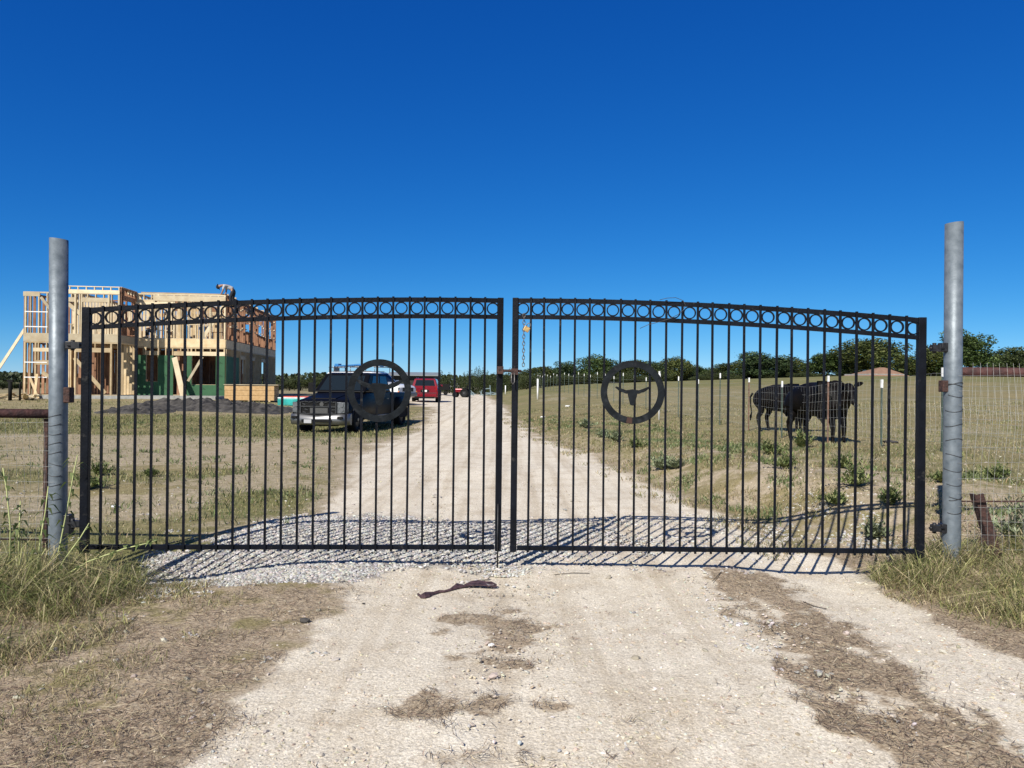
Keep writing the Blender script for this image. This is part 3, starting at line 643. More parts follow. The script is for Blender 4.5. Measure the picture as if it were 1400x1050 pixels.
# ------------------------------------------------------------------ horse wire fences beside the poles
def side_fence(sgn, P, label, zt, zb, pipe_y, rod_y, ties):
    g = empty('wire_mesh_fence', (P.x, P.y, 0), 0, label, 'fence', 'mesh fences on both sides of the gate')
    a = MB(); N = 40; yy = -.065; stp = .054
    for k in range(N):
        x = sgn * (.09 + stp * k); j = rng.normal(0, .004)
        pts = [(x + j + sgn * .012 * math.sin(z * 5 + k * .2), yy + .03 * math.sin(z * 3 + k * .15), z) for z in np.linspace(zb, zt, 7)]
        a.tube(pts, .0011, 4, smooth=False)
    for i, z in enumerate(np.arange(zb, zt + .01, .112)):
        a.tube([(sgn * q, yy + .012 * math.sin(q * 4 + i), z + .008 * math.sin(q * 3 + i)) for q in np.linspace(.0, stp * N, 12)], .0011, 4, smooth=False)
    a.build('wire_mesh', M_wire, g)
    z = at(P.x * F / P.y + 700 + sgn * 40, pipe_y, 5.9).z
    a = MB(); a.tube([(sgn * .05, 0, z), (sgn * 2.4, .05, z - .0)], .036, 16); a.build('brace_pipe', M_rustpipe, g)
    z = at(P.x * F / P.y + 700 + sgn * 40, rod_y, 5.9).z
    a = MB(); a.tube([(sgn * .05, -.03, z), (sgn * 1.2, -.03, z + .01), (sgn * 2.4, -.03, z)], .007, 6); a.build('brace_rod', M_rust, g)
    for py in ties:
        q = at(P.x * F / P.y + 700, py, 5.9); a = MB(); n = 13
        x0 = (TL if sgn < 0 else TR).x; xb = (BL if sgn < 0 else BR).x; zt_ = (TL if sgn < 0 else TR).z; dx = xb + (x0 - xb) * q.z / zt_ - P.x
        a.tube([(dx + .068 * math.cos(t), .068 * math.sin(t), q.z + .012 * math.sin(t * 1.7 + py)) for t in np.linspace(-math.pi * rng.uniform(.75, 1.0) if sgn > 0 else -math.pi, 0 if sgn > 0 else -math.pi * .25, n)], .0022, 5)
        a.build('tie_wire', M_wired, g)
    return g
gR = side_fence(1, BR, 'wire mesh fence with rusty top pipe right of the right pole', 1.66, .22, 508.5, 685, (525, 527, 541, 561, 581, 601, 622, 642, 661, 679, 681, 699))
gL = side_fence(-1, BL, 'wire mesh fence with rusty top pipe left of the left pole', 1.16, .12, 565.5, 737, (568, 580, 592, 606, 618, 634, 648, 662, 680, 700))
a = MB(); p = at(64, 590, 5.93) - Vector((BL.x, BL.y, 0)); a.beam((p.x, p.y, .05), (p.x, p.y, p.z + .1), .03, .03); a.build('brace_stub', M_rust, gL)
# rusty angle iron stake
g = empty('rusty_stake', ground(1368, 765), 0, 'leaning rusty angle iron stake in the grass right of the right pole', 'stake')
p0 = Vector((0, 0, -.05)); p1 = at(1338, 676, g.location.y) - g.location
a = MB(); a.beam(p0, p1, .012, .07); a.beam(p0 + Vector((-.03, .03, 0)), p1 + Vector((-.03, .03, 0)), .07, .010); a.build('angle_iron', M_rust, g)
a = MB(); p = at(1350, 741, g.location.y) - g.location; a.box(p, (.12, .02, .07), Matrix.Rotation(.5, 3, 'Y')); a.build('torn_flange', M_rust, g)
# ------------------------------------------------------------------ pasture fence
g = empty('pasture_fence', (8 - .0577 * 12.9, 12.9, 0), 0, 'long wire pasture fence with white topped steel posts running beside the drive', 'fence')
o = Vector(g.location)
YS = [12.9, 14.8, 17.0, 19.5, 21.8, 24.3, 26.6, 29.1, 31.9, 34.4, 36.9, 39.5] + [42 + 2.7 * i for i in range(18)]
FX = lambda y: 8 - .0577 * y
hh = {12.9: 1.42, 14.8: 1.32, 17.0: 1.5, 19.5: 1.45, 21.8: 1.52}
for i, y in enumerate(YS):
    x = FX(y) + .05; z = Hs(x, y); h = hh.get(y, 1.45 + .1 * (i % 3)); rusty = i in (2, 4)
    q = Vector((x, y, 0)) - o; a = MB(); w_ = .032
    a.box((q.x, q.y, z + h / 2 - .15), (w_, .012, h + .3)); a.box((q.x, q.y + .02, z + h / 2 - .15), (.010, .035, h + .3))
    p = a.build('post', M_trust if rusty else M_tgreen, g)
    c = MB(); th = .16 if not rusty else .13; c.box((q.x, q.y, z + h - th / 2 + .01), (w_ + .003, .045, th)); c.build('post_cap', M_white, p)
def wire_line(zf, r, y0, y1, n):
    a.tube([(FX(y) - o.x, y - o.y - .03, Hs(FX(y), y) + zf + .012 * math.sin(y * 2.1 + zf * 9)) for y in np.linspace(y0, y1, n)], r, 3, smooth=False)
a = MB()
for zf in (.18, .38, .57, .76, .95, 1.14, 1.33): wire_line(zf, .0021, 9.5, 92, 70)
a.build('line_wire', M_wire, g)
a = MB(); y = 10.2; k = 0
while y < 44:
    ztp = 1.14; x = FX(y); z = Hs(x, y)
    a.tube([(x - o.x + .0 * k, y - o.y - .03 + .03 * math.sin(t * 7 + k * .06), z + t) for t in np.linspace(.15, ztp + (.19 if y < 22 else 0), 6)], .0014, 3, cap=False, smooth=False)
    y += .15; k += 1
a.build('stay_wire', M_wire, g)
for px, pb, pt, lab in ((901, 574, 508, 'tallest white pole standing in the grass behind the right emblem'), (785, 555, 519, 'tall white pole in the verge between the latch and the right emblem'),
                        (735, 546, 518, 'slim white pole in the verge, second from the gate latch'), (691, 539, 527, 'far short white pole seen between the two gate leaves')):
    p = ground(px, pb); t = at(px, pt, p.y); a = MB(); r = max(.028, 1.3 * p.y / F * .9)
    a.tube([(p.x, p.y, p.z - .1), (p.x, p.y, t.z)], min(r, .06), 8); a.tube([(p.x, p.y, t.z - .02), (p.x, p.y, t.z + .01)], min(r, .06) * 1.2, 8)
    tag(a.build('white_pole', M_white), lab, 'pole', 'white poles along the drive')
# ------------------------------------------------------------------ cattle
def skin(name, joints, edges, m, parent=None, sub=2):
    """joints: list of (xyz, rx, ry)"""
    me = bpy.data.meshes.new(name); me.from_pydata([j[0] for j in joints], edges, []); me.materials.append(m)
    o = bpy.data.objects.new(name, me); col.objects.link(o)
    if parent: o.parent = parent
    md = o.modifiers.new('skin', 'SKIN'); md.use_smooth_shade = True; md.use_x_symmetry = False
    for i, j in enumerate(joints):
        o.data.skin_vertices[0].data[i].radius = (j[1], j[2]); o.data.skin_vertices[0].data[i].use_root = (i == 0)
    s = o.modifiers.new('sub', 'SUBSURF'); s.levels = sub; s.render_levels = sub
    return o
def cow(loc, rz, label, head_yaw, head_drop, scale=1, hump=0, seed=0):
    g = empty('cow', loc, rz, label, 'cow', 'black cattle behind the pasture fence'); g.scale = (scale * .86, scale, scale)
    rs = random.Random(seed)
    # forward = +x ; a standing beef animal 1.4 m at the withers
    J = [((0, 0, .91), .36, .41), ((-.40, 0, .95), .35, .37), ((-.72, 0, 1.01), .30, .29), ((-.93, 0, 1.02), .16, .18),
         ((.38, 0, .93), .33, .39), ((.66, 0, .95), .27, .36), ((.86, 0, 1.06 - head_drop * .2), .15, .23)]
    E = [(0, 1), (1, 2), (2, 3), (0, 4), (4, 5), (5, 6)]
    c, s = math.cos(head_yaw), math.sin(head_yaw)
    hd = Vector((c, s, 0)); n0 = Vector((.86, 0, 1.06 - head_drop * .2))
    poll = n0 + hd * .22 + Vector((0, 0, .16 - head_drop))
    muz = poll + hd * .26 + Vector((0, 0, -.33))
    J += [(tuple(n0 + hd * .12 + Vector((0, 0, .09 - head_drop * .5))), .13, .17), (tuple(poll), .105, .12), (tuple((poll + muz) / 2 + Vector((0, 0, .01))), .09, .10), (tuple(muz), .07, .065), (tuple(muz + hd * .03 - Vector((0, 0, .04))), .05, .045)]
    k = 7; E += [(6, k), (k, k + 1), (k + 1, k + 2), (k + 2, k + 3), (k + 3, k + 4)]
    def leg(root, y, pts):
        nonlocal J, E
        prev = root
        for (x, z, r) in pts: J.append(((x, y, z), r, r)); E.append((prev, len(J) - 1)); prev = len(J) - 1
    dx = [rs.uniform(-.07, .07) for _ in range(4)]
    leg(2, -.20, [(-.70, .78, .15), (-.60 + dx[0] * .5, .60, .11), (-.78 + dx[0], .40, .070), (-.72 + dx[0], .12, .045), (-.69 + dx[0], .03, .055)])
    leg(2, .20, [(-.66, .78, .15), (-.55 + dx[1] * .5, .60, .11), (-.71 + dx[1], .40, .070), (-.65 + dx[1], .12, .045), (-.62 + dx[1], .03, .055)])
    leg(5, -.17, [(.64, .76, .12), (.60, .60, .095), (.62 + dx[2], .36, .062), (.61 + dx[2], .12, .040), (.63 + dx[2], .03, .053)])
    leg(5, .17, [(.62, .76, .12), (.58, .60, .095), (.57 + dx[3], .36, .062), (.56 + dx[3], .12, .040), (.58 + dx[3], .03, .053)])
    b = skin('body', J, E, M_cow, g)
    # brisket, hump, ears
    if hump:
        a = MB(); a.loft([[Vector((x + .10 * rr * math.cos(t), .11 * rr * math.sin(t), 1.22 + z)) for t in np.linspace(0, 2 * math.pi, 11)[:-1]] for x, z, rr in ((.55, -.05, 1.6), (.55, .05, 1.35), (.54, .11, .9), (.53, .135, .3))])
        a.build('hump', M_cow, g)
    side = Vector((-s, c, 0))
    for q in (-1, 1):
        e0 = poll + side * (q * .09) + Vector((0, 0, .03)); e1 = e0 + side * (q * .22) + Vector((0, 0, .05)) - hd * .03
        a = MB(); mid_ = (e0 + e1) / 2 + side * (q * .01)
        rings = []
        for f, rr in ((0, .02), (.3, .045), (.6, .05), (.85, .03), (1, .006)):
            cpt = e0.lerp(e1, f); rings.append([cpt + hd * (.35 * rr * math.cos(t)) + Vector((0, 0, rr * math.sin(t))) for t in np.linspace(0, 2 * math.pi, 9)[:-1]])
        a.loft(rings); a.build('ear', M_cow, g)
        a = MB(); ec = (poll + muz) / 2 + side * (q * .085) + Vector((0, 0, .06)); a.tube([ec - side * (q * .012), ec + side * (q * .012)], .016, 8); a.build('eye', M_horn, g)
    a = MB(); a.tube([(-1.02, 0, 1.06), (-1.10, 0, .95), (-1.10, .02, .72), (-1.08, .05, .52), (-1.12, .07, .40), (-1.14, .08, .28)], [.035, .028, .02, .018, .04, .012], 7); a.build('tail', M_cow, g)
    a = MB(); a.tube([(muz + hd * .065 - Vector((0, 0, .05))), (muz + hd * .085 - Vector((0, 0, .055)))], .042, 10); a.build('muzzle', M_horn, g)
    a = MB(); a.tube([(.05, 0, .60), (.12, 0, .52), (.15, 0, .44)], [.07, .05, .028], 8); a.build('navel_flap', M_cow, g)
    return g
p = on(1070, 21.4); cow(p, R(-44), 'black cow at left whose head is hidden behind the other cow', R(30), .12, 1.02, hump=0, seed=2)
p = on(1119, 18.2); cow(p, R(-66), 'black cow at right facing the gate with one ear stuck out', R(-22), .0, 1.10, hump=1, seed=5)
# ------------------------------------------------------------------ vehicles
def ring_sec(x, hb, ht, zb, zt, r=.09):
    P_ = [(-hb * .93, zb), (-hb, zb + .08), (-hb, (zb + zt) / 2), (-ht, zt - r), (-ht + r * .35, zt - r * .3), (-ht + r * 1.2, zt), (0, zt + .015),
          (ht - r * 1.2, zt), (ht - r * .35, zt - r * .3), (ht, zt - r), (hb, (zb + zt) / 2), (hb, zb + .08), (hb * .93, zb)]
    return [Vector((x, y, z)) for y, z in P_]
def wheel(g, x, y, r, w_, mt=None):
    s = 1 if y > 0 else -1; a = MB(); n = 28
    ringf = lambda yy, rr: [Vector((rr * math.cos(2 * math.pi * i / n), yy, rr * math.sin(2 * math.pi * i / n))) for i in range(n)]
    a.loft([ringf(-w_ / 2 * s, r * .6), ringf(-w_ / 2 * s, r * .93), ringf(-w_ / 2 * .8 * s, r), ringf(w_ / 2 * .8 * s, r), ringf(w_ / 2 * s, r * .93), ringf(w_ / 2 * s, r * .6), ringf(w_ / 2 * .7 * s, r * .58)])
    for i in range(30):
        t = 2 * math.pi * i / 30; a.box((r * math.cos(t), 0, r * math.sin(t)), (.022, w_ * .86, .03), Matrix.Rotation(-t, 3, 'Y'))
    wv = a.build('wheel', M_tyre, g); wv.location = (x, y, r)
    b = MB(); b.loft([ringf(w_ / 2 * .72 * s, r * .58), ringf(w_ / 2 * .6 * s, r * .5), ringf(w_ / 2 * .6 * s, r * .12), ringf(w_ / 2 * .95 * s, r * .12), ringf(w_ / 2 * .95 * s, .01)])
    for i in range(8):
        t = 2 * math.pi * i / 8; b.box((r * .35 * math.cos(t), w_ / 2 * .68 * s, r * .35 * math.sin(t)), (r * .4, .02, .05), Matrix.Rotation(-t, 3, 'Y'))
    b.build('rim', mt or M_rim, wv)
    c = MB(); c.tube([(0, w_ / 2 * .9 * s, 0), (0, w_ / 2 * 1.02 * s, 0)], r * .13, 12); c.build('hub_cap', M_chrome, wv)
def arch(g, x, y, r):
    s = 1 if y > 0 else -1; a = MB(); pts = [(x + r * math.cos(t), r * math.sin(t)) for t in np.linspace(-.15, math.pi + .15, 20)]
    a.add([(px_, y, .43 + pz) for px_, pz in pts] + [(px_, y - .03 * s, .43 + pz) for px_, pz in pts], [tuple(range(20))] + [(i, i + 1, 21 + i, 20 + i) for i in range(19)])
    a.build('wheel_arch', M_tyre, g)
    b = MB(); b.tube([(x + (r + .02) * math.cos(t), y, .43 + (r + .02) * math.sin(t)) for t in np.linspace(-.05, math.pi + .05, 16)], .028, 6); b.build('arch_trim', M_rim, g)
def quadpanel(g, name, m, pts, off=0):
    a = MB(); n = (Vector(pts[1]) - Vector(pts[0])).cross(Vector(pts[-1]) - Vector(pts[0])).normalized()
    v0 = [Vector(p) + n * off for p in pts]; v1 = [Vector(p) - n * .03 for p in pts]; k = len(pts)
    a.add(v0 + v1, [tuple(range(k)), tuple(reversed(range(k, 2 * k)))] + [(i, (i + 1) % k, k + (i + 1) % k, k + i) for i in range(k)])
    return a.build(name, m, g)
def greenhouse(g, m, x0, x1, x2, x3, zb, zt, hb, ht, nwin, side_split, name='cab'):
    """base from x0 (front) to x3 (rear), roof from x1 to x2"""
    a = MB(); V = lambda x, y, z: Vector((x, y, z)); r = .05
    rb = [V(x0, -hb, zb), V(x0, hb, zb), V(x3, hb, zb), V(x3, -hb, zb)]; rt = [V(x1, -ht, zt - .05), V(x1, ht, zt - .05), V(x2, ht, zt - .05), V(x2, -ht, zt - .05)]
    rt2 = [V(x1 - .22, -ht + .16, zt), V(x1 - .22, ht - .16, zt), V(x2 + .14, ht - .16, zt), V(x2 + .14, -ht + .16, zt)]
    a.loft([rb, rt, rt2], smooth=False); c = a.build(name, m, g, .05)
    # panes set 6 mm proud of the pillars
    def P(u, v, A, B, C, D): return (A.lerp(B, u)).lerp(D.lerp(C, u), v)
    def pane(nm, A, B, C, D, u0, u1, v0=.10, v1=.90, out=1):
        q = [P(u0, v0, A, B, C, D), P(u1, v0, A, B, C, D), P(u1, v1, A, B, C, D), P(u0, v1, A, B, C, D)]
        ctr = V((x0 + x3) / 2, 0, (zb + zt) / 2); n = (q[1] - q[0]).cross(q[3] - q[0]).normalized()
        if n.dot(q[0] - ctr) < 0: q = q[::-1]
        quadpanel(g, nm, M_glass, q, .006)
    pane('windshield', rb[0], rb[1], rt[1], rt[0], .09, .91, .10, .90)
    pane('rear_window', rb[3], rb[2], rt[2], rt[3], .10, .90, .12, .88)
    for A, B, C, D in ((rb[1], rb[2], rt[2], rt[1]), (rb[0], rb[3], rt[3], rt[0])):
        for (u0, u1) in side_split: pane('side_window', A, B, C, D, u0, u1)
    return c
# --- dark pickup
p = on(436, 25.0); FR = R(-90 - 10.7)
cx, cy = p.x, 24.9; fwd = Vector((math.cos(FR), math.sin(FR), 0))
g = empty('pickup_truck', Vector((cx, cy, Hs(cx, cy))) - fwd * 3.1, FR, 'dark blue black pickup truck with chrome bumper parked facing the gate', 'pickup truck')
def hood_ring(x, hb, zb, zt, r=.16): return ring_sec(x, hb, hb - .05, zb, zt, r)
a = MB(); a.loft([hood_ring(3.02, .93, .50, .99, .12), hood_ring(2.95, .965, .48, 1.07), hood_ring(2.5, .985, .44, 1.15), hood_ring(1.5, .99, .42, 1.30), hood_ring(1.2, .99, .40, 1.36, .08), hood_ring(-1.2, .99, .40, 1.37, .06)])
body = a.build('body', M_paint, g)
a = MB(); a.loft([ring_sec(x, hb, hb - .01, .46, zt, .04) for x, hb, zt in ((-1.24, .97, 1.32), (-1.5, .99, 1.32), (-2.9, .99, 1.32), (-3.1, .97, 1.30))]); a.build('bed', M_paint, g)
a = MB(); a.loft([ring_sec(x, hb, hb - .02, .62, zt, .1) for x, hb, zt in ((-1.55, 1.0, 1.1), (-1.75, 1.13, 1.16), (-2.45, 1.13, 1.16), (-2.65, 1.0, 1.1))]); a.build('rear_fender', M_paint, g)
greenhouse(g, M_paint, 1.42, .66, -.98, -1.2, 1.345, 2.04, .96, .84, 2, [(.20, .52), (.57, .93)])
a = MB(); a.box((2.1, 0, 1.21), (1.2, .9, .06), Matrix.Rotation(.14, 3, 'Y')); a.build('hood_bulge', M_paint, body, .02)
for x in (2.12, ): 
    for y in (-1, 1): arch(g, x, .995 * y, .50)
for y in (-1, 1): arch(g, -2.1, 1.14 * y, .5)
for x, y in ((2.12, -.87), (2.12, .87), (-2.1, -.98), (-2.1, .98)): wheel(g, x, y, .43, .28)
gf = MB(); gf.box((3.03, 0, .84), (.05, 1.22, .42)); gri = gf.build('grille', M_tyre, g, .01)
a = MB()
for z in (1.03, ):
    for k in range(9): a.box((3.07, -.56 + .14 * k, z + .012 * (k % 2)), (.03, .125, .028), Matrix.Rotation(.15 * (-1) ** k, 3, 'X'))
a.box((3.07, 0, .88), (.04, 1.2, .045)); a.box((3.07, -.62, .83), (.04, .04, .4)); a.box((3.07, .62, .83), (.04, .04, .4)); a.box((3.07, 0, .645), (.04, 1.25, .03)); a.build('grille_bars', M_darkchrome, gri)
a = MB(); a.box((3.065, .02, .75), (.02, .62, .17)); a.build('radiator_mesh', M_mesh, gri)
a = MB()
for yy in (-.46, .46):
    for k in range(4): a.box((3.06, yy + rng.uniform(-.08, .08), .69 + .09 * k), (.03, .12, .035), Matrix.Rotation(rng.uniform(-.9, .9), 3, 'X'))
a.build('broken_trim', M_darkchrome, gri)
a = MB(); a.tube([(3.065, .12, .96), (3.085, .12, .96)], .07, 20); o_ = a.build('oval_badge', M_mesh, gri)
for y in (-1, 1):
    a = MB(); a.loft([[Vector((x, y * yy, z)) for yy, z in ((.62, .66), (.62, 1.03), (q, 1.02), (q, .68))] for x, q in ((3.04, .92), (2.9, .985))], smooth=False)
    h_ = a.build('headlight', M_lamp, g, .012)
    b = MB()
    for zz in (.78, .93): b.tube([(3.04, y * .80, zz), (3.06, y * .80, zz)], .065, 16)
    b.build('reflector', M_chrome, h_)
a = MB(); prof = [(3.05, .27), (3.17, .30), (3.20, .44), (3.17, .56), (3.05, .60)]
rings = []
for yy, bk in ((-1.02, .34), (-.98, .14), (-.75, .03), (0, 0), (.75, .03), (.98, .14), (1.02, .34)): rings.append([Vector((x - bk, yy, z + (.06 if abs(yy) > .7 and z > .5 else 0))) for x, z in prof])
a.loft(rings); bp_ = a.build('bumper', M_chrome, g)
a = MB(); a.box((3.195, 0, .42), (.03, 1.05, .085)); a.build('intake', M_tyre, bp_, .01)
a = MB(); a.box((3.215, -.30, .40), (.012, .26, .12)); a.build('number_plate', M_plate, g)
for y in (-1, 1):
    a = MB(); a.box((3.16, .80 * y, .52), (.06, .2, .09)); a.build('fog_lamp', M_tyre, bp_, .02)
    a = MB(); a.box((1.10, 1.19 * y, 1.50), (.09, .22, .34)); mm = a.build('mirror', M_tyre, g, .03); b = MB(); b.beam((1.05, .94 * y, 1.42), (1.08, 1.12 * y, 1.45), .05, .05); b.build('mirror_arm', M_tyre, mm)
    a = MB(); a.box((.2, .995 * y, .50), (2.5, .08, .06)); a.build('running_board', M_chrome, g, .01)
    for xx in (.25, -.75): a = MB(); a.box((xx, .998 * y, 1.10), (.16, .03, .03)); a.build('door_handle', M_chrome, g)
a = MB(); a.box((2.9, 0, .32), (.3, 1.2, .16)); a.box((0, 0, .5), (5.6, .9, .16)); a.tube([(2.12, -.7, .43), (2.12, .7, .43)], .07, 8); a.tube([(-2.1, -.7, .43), (-2.1, .7, .43)], .07, 8); a.build('chassis', M_tyre, g)
a = MB(); a.box((-.4, .0, 1.52), (.02, 1.2, .36)); a.build('seat_backs', M_cabin, g)
# --- red SUV seen from behind
def suv(loc, rz, paint, label, L=5.4, rack=False, grey=False):
    g = empty('parked_suv', loc, rz, label, 'car'); h = L / 2
    a = MB(); a.loft([ring_sec(x, hb, hb - .03, zb, zt, .12) for x, hb, zb, zt in ((h, .86, .5, .95), (h - .1, .93, .42, 1.05), (h - .5, .98, .36, 1.14), (h - 1.5, 1.0, .34, 1.2), (h - 1.7, 1.0, .34, 1.24), (-h + .3, 1.0, .36, 1.26), (-h + .05, .98, .42, 1.24), (-h, .95, .5, 1.18))]); b = a.build('body', paint, g)
    greenhouse(g, paint, h - 1.45, h - 2.1, -h + .22, -h + .02, 1.22, 1.88, .96, .78, 3, [(.16, .38), (.41, .65), (.68, .93)])
    for x in (h - .95, -h + 1.05):
        for y in (-1, 1): arch(g, x, 1.002 * y, .46); wheel(g, x, .88 * y, .41, .26, M_chrome)
    for y in (-1, 1):
        a = MB(); a.box((-h + .0, .87 * y, 1.10), (.08, .13, .34)); a.build('tail_light', M_redl, g, .01)
        a = MB(); a.box((h - .06, .74 * y, .86), (.1, .32, .2)); a.build('headlight', M_lamp, g, .03)
        a = MB(); a.box((h - .02, .90 * y, .70), (.1, .10, .10)); a.build('turn_signal', M_amber, g, .01)
        a = MB(); a.box((h - 1.6, 1.08 * y, 1.32), (.12, .2, .16)); a.build('mirror', paint, g, .03)
        a = MB(); a.tube([(h - 2.3, .66 * y, 1.92), (-h + .5, .66 * y, 1.92)], .02, 6); a.build('roof_rail', M_chrome, g)
    a = MB(); a.box((-h - .05, 0, .56), (.16, 1.8, .26)); a.build('rear_bumper', paint, g, .04)
    a = MB(); a.box((-h - .03, 0, .38), (.2, 1.5, .14)); a.build('valance', M_tyre, g)
    a = MB(); a.box((-h - .015, 0, .90), (.03, .62, .18)); q = a.build('plate_recess', M_tyre, g, .01); a = MB(); a.box((-h - .035, 0, .90), (.012, .32, .15)); a.build('number_plate', M_white, q)
    a = MB(); a.box((-h - .02, 0, .745), (.03, 1.7, .018)); a.build('chrome_strip', M_chrome, g)
    a = MB(); a.box((h + .0, 0, .84), (.06, 1.1, .24)); a.build('grille', M_rim, g, .02)
    a = MB(); a.box((h + .03, 0, .55), (.14, 1.75, .22)); a.build('front_bumper', M_chrome if grey else paint, g, .04)
    return g
p = on(578, 56.5); suv(Vector((p.x, p.y + 2.8, p.z)), R(90 + 3), M_redp, 'red SUV seen from behind, parked beyond the dark pickup').scale = (1, 1, .95)
p = on(505, 50.5); p.z -= .1; wrz = R(-28)
ws = suv(p, wrz, M_whitep, 'white vehicle with loaded roof rack, half hidden behind the dark pickup', 5.9, grey=True); ws.scale = (1.06, 1.06, 1.09)
# ladder rack and load
a = MB()
for x in (-2.6, -.9, 1.0):
    for y in (-.75, .75): a.tube([(x, y, 1.85), (x, y, 2.16)], .022, 6)
    a.tube([(x, -.8, 2.16), (x, .8, 2.16)], .024, 6)
a.box((-2.75, .1, 2.02), (.06, .5, .52))
a.build('ladder_rack', M_chrome, ws)
a = MB()
for q in (-.25, .25): a.beam((-2.7, q, 2.22), (1.3, q, 2.24), .06, .07)
for i in range(12): a.beam((-2.5 + .33 * i, -.25, 2.225), (-2.5 + .33 * i, .25, 2.225), .04, .03)
o_ = a.build('ladder', M_white); o_.matrix_world = Matrix.Translation(p) @ Matrix.Rotation(wrz, 4, 'Z') @ Matrix.Diagonal((1.06, 1.06, 1.09, 1)); tag(o_, 'pale ladder lying on the rack of the white vehicle', 'ladder')
a = MB()
for k in range(6): a.tube([(-2.4 + .2 * k, -.55 + .09 * k, 2.22), (-.6 + .2 * k, -.5 + .09 * k, 2.30 + .03 * (k % 2)), (1.5, -.5 + .1 * k, 2.24 + .06 * (k % 3))], .045, 7)
a.box((-2.2, -.4, 2.3), (.3, .3, .16)); a.box((1.0, -.3, 2.3), (.5, .3, .12), Matrix.Rotation(.3, 3, 'Y'))
o_ = a.build('pipe_bundle', M_blueb); o_.matrix_world = Matrix.Translation(p) @ Matrix.Rotation(wrz, 4, 'Z') @ Matrix.Diagonal((1.06, 1.06, 1.09, 1)); tag(o_, 'blue pipes tied on the rack of the white vehicle', 'pipes')
# ------------------------------------------------------------------ house under construction
HO = Vector((-16.6, 44, .46)); EU = Vector((-.9936, -.113, 0)); EV = Vector((-.113, .9936, 0))
house = empty('unfinished_house', HO, 0, 'two storey timber house frame under construction with green sheathing panels', 'house')
def hp(u, v, z): return EU * u + EV * v + Vector((0, 0, z - .46))
ZF, Z1, Z2, Z3 = .68, 3.45, 3.92, 6.5
def hb(mb, u0, u1, v0, v1, z0, z1):
    A = hp((u0 + u1) / 2, (v0 + v1) / 2, (z0 + z1) / 2); M = Matrix((EU, EV, (0, 0, 1))).transposed(); return mb.box(A, (abs(u1 - u0), abs(v1 - v0), z1 - z0), M)
STUDS = []
def wall(a0, a1, z0, z1, wood, opens=(), sp=.41, brace=None, name='wall_frame', dbl=True, prio=1.0, header=None):
    """a0,a1 = (u,v) ends; opens = (s0,s1,zlo,zhi) in metres along the wall"""
    A = Vector(a0); B = Vector(a1); L = (B - A).length; d = (B - A) / L
    f = MB(); W = lambda s, z: hp(*(A + d * s), z)
    f.beam(W(0, z0 + .019), W(L, z0 + .019), .14, .038); f.beam(W(0, z1 - .019), W(L, z1 - .019), .14, .038)
    if dbl: f.beam(W(0, z1 - .058), W(L, z1 - .058), .14, .038)
    top = z1 - .077
    n = int(L / sp); xs = [min(L - .02, max(.02, i * sp)) for i in range(n + 1)] + [L - .02, .06, L - .06]
    for (s0, s1, zl, zh) in opens:
        f.beam(W(s0, zh + .12), W(s1, zh + .12), .13, .24)
        if zl > z0 + .1: f.beam(W(s0, zl), W(s1, zl), .13, .04)
        xs += [s0 - .02, s1 + .02, s0 - .06, s1 + .06]
    if brace:
        for (s0, za, s1, zb_) in brace:
            o1 = -.09; nrm = (EU * -d.y + EV * d.x) * 0
            f.beam(W(s0, za), W(s1, zb_), .20, .04, EV)
    f.build(name, wood, house)
    for s in xs:
        spans = [(z0 + .038, top)]
        for (s0, s1, zl, zh) in opens:
            if s0 < s < s1: spans = ([(z0 + .038, zl - .02)] if zl > z0 + .2 else []) + ([(zh + .24, top)] if top - zh - .24 > .1 else [])
        for (za, zb_) in spans:
            if zb_ - za > .08:
                mid = HO + W(s, (za + zb_) / 2); STUDS.append((prio * (zb_ - za) / mid.y, W(s, za), W(s, zb_), wood, d.copy()))
# block R front, lower wall and upper wall
wall((0, 0), (5.0, 0), ZF, Z1, M_wood, [(.5, 1.84, 1.30, 2.97), (2.1, 2.85, ZF, 2.97), (3.7, 4.35, 1.45, 2.97)], prio=2)
wall((0, 0), (5.0, 0), Z2, Z3, M_wood2, [(.9, 2.0, 4.75, 5.75), (2.9, 3.7, 4.4, 5.9), (4.0, 4.8, Z2, 5.9)], prio=2, brace=[(.1, 5.9, 1.2, 4.1)])
# right side
wall((0, 0), (0, 14.5), ZF, Z1, M_wood, [(3.4, 4.6, 1.3, 2.9), (6.2, 7.4, ZF, 2.9), (9.5, 11, 1.3, 2.9)], prio=1.6)
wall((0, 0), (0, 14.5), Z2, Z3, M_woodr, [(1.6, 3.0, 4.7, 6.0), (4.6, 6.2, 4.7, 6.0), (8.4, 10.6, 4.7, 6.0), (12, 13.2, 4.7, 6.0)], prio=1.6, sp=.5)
# block A front and flanks
wall((4.95, -2.3), (9.76, -2.3), ZF, 3.55, M_wood, [(.45, 2.2, ZF, 3.0), (2.6, 4.2, ZF, 2.3)], prio=2.2, brace=[(.7, .8, 2.3, 2.7), (2.4, .75, 3.9, 1.9)])
wall((4.95, -2.3), (9.76, -2.3), 3.95, 6.2, M_wood2, [(.6, 1.9, 4.6, 5.7), (2.3, 3.5, 4.5, 5.7)], prio=2.2, brace=[(.9, 4.1, 3.0, 5.9)])
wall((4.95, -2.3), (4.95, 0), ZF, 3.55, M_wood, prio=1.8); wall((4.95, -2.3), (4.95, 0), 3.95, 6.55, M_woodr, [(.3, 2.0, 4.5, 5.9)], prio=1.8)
wall((9.76, -2.3), (9.76, 9), ZF, 3.55, M_woodr, prio=1.7, sp=.5); wall((9.76, -2.3), (9.76, 9), 3.6, 6.2, M_woodr, prio=1.7, sp=.5)
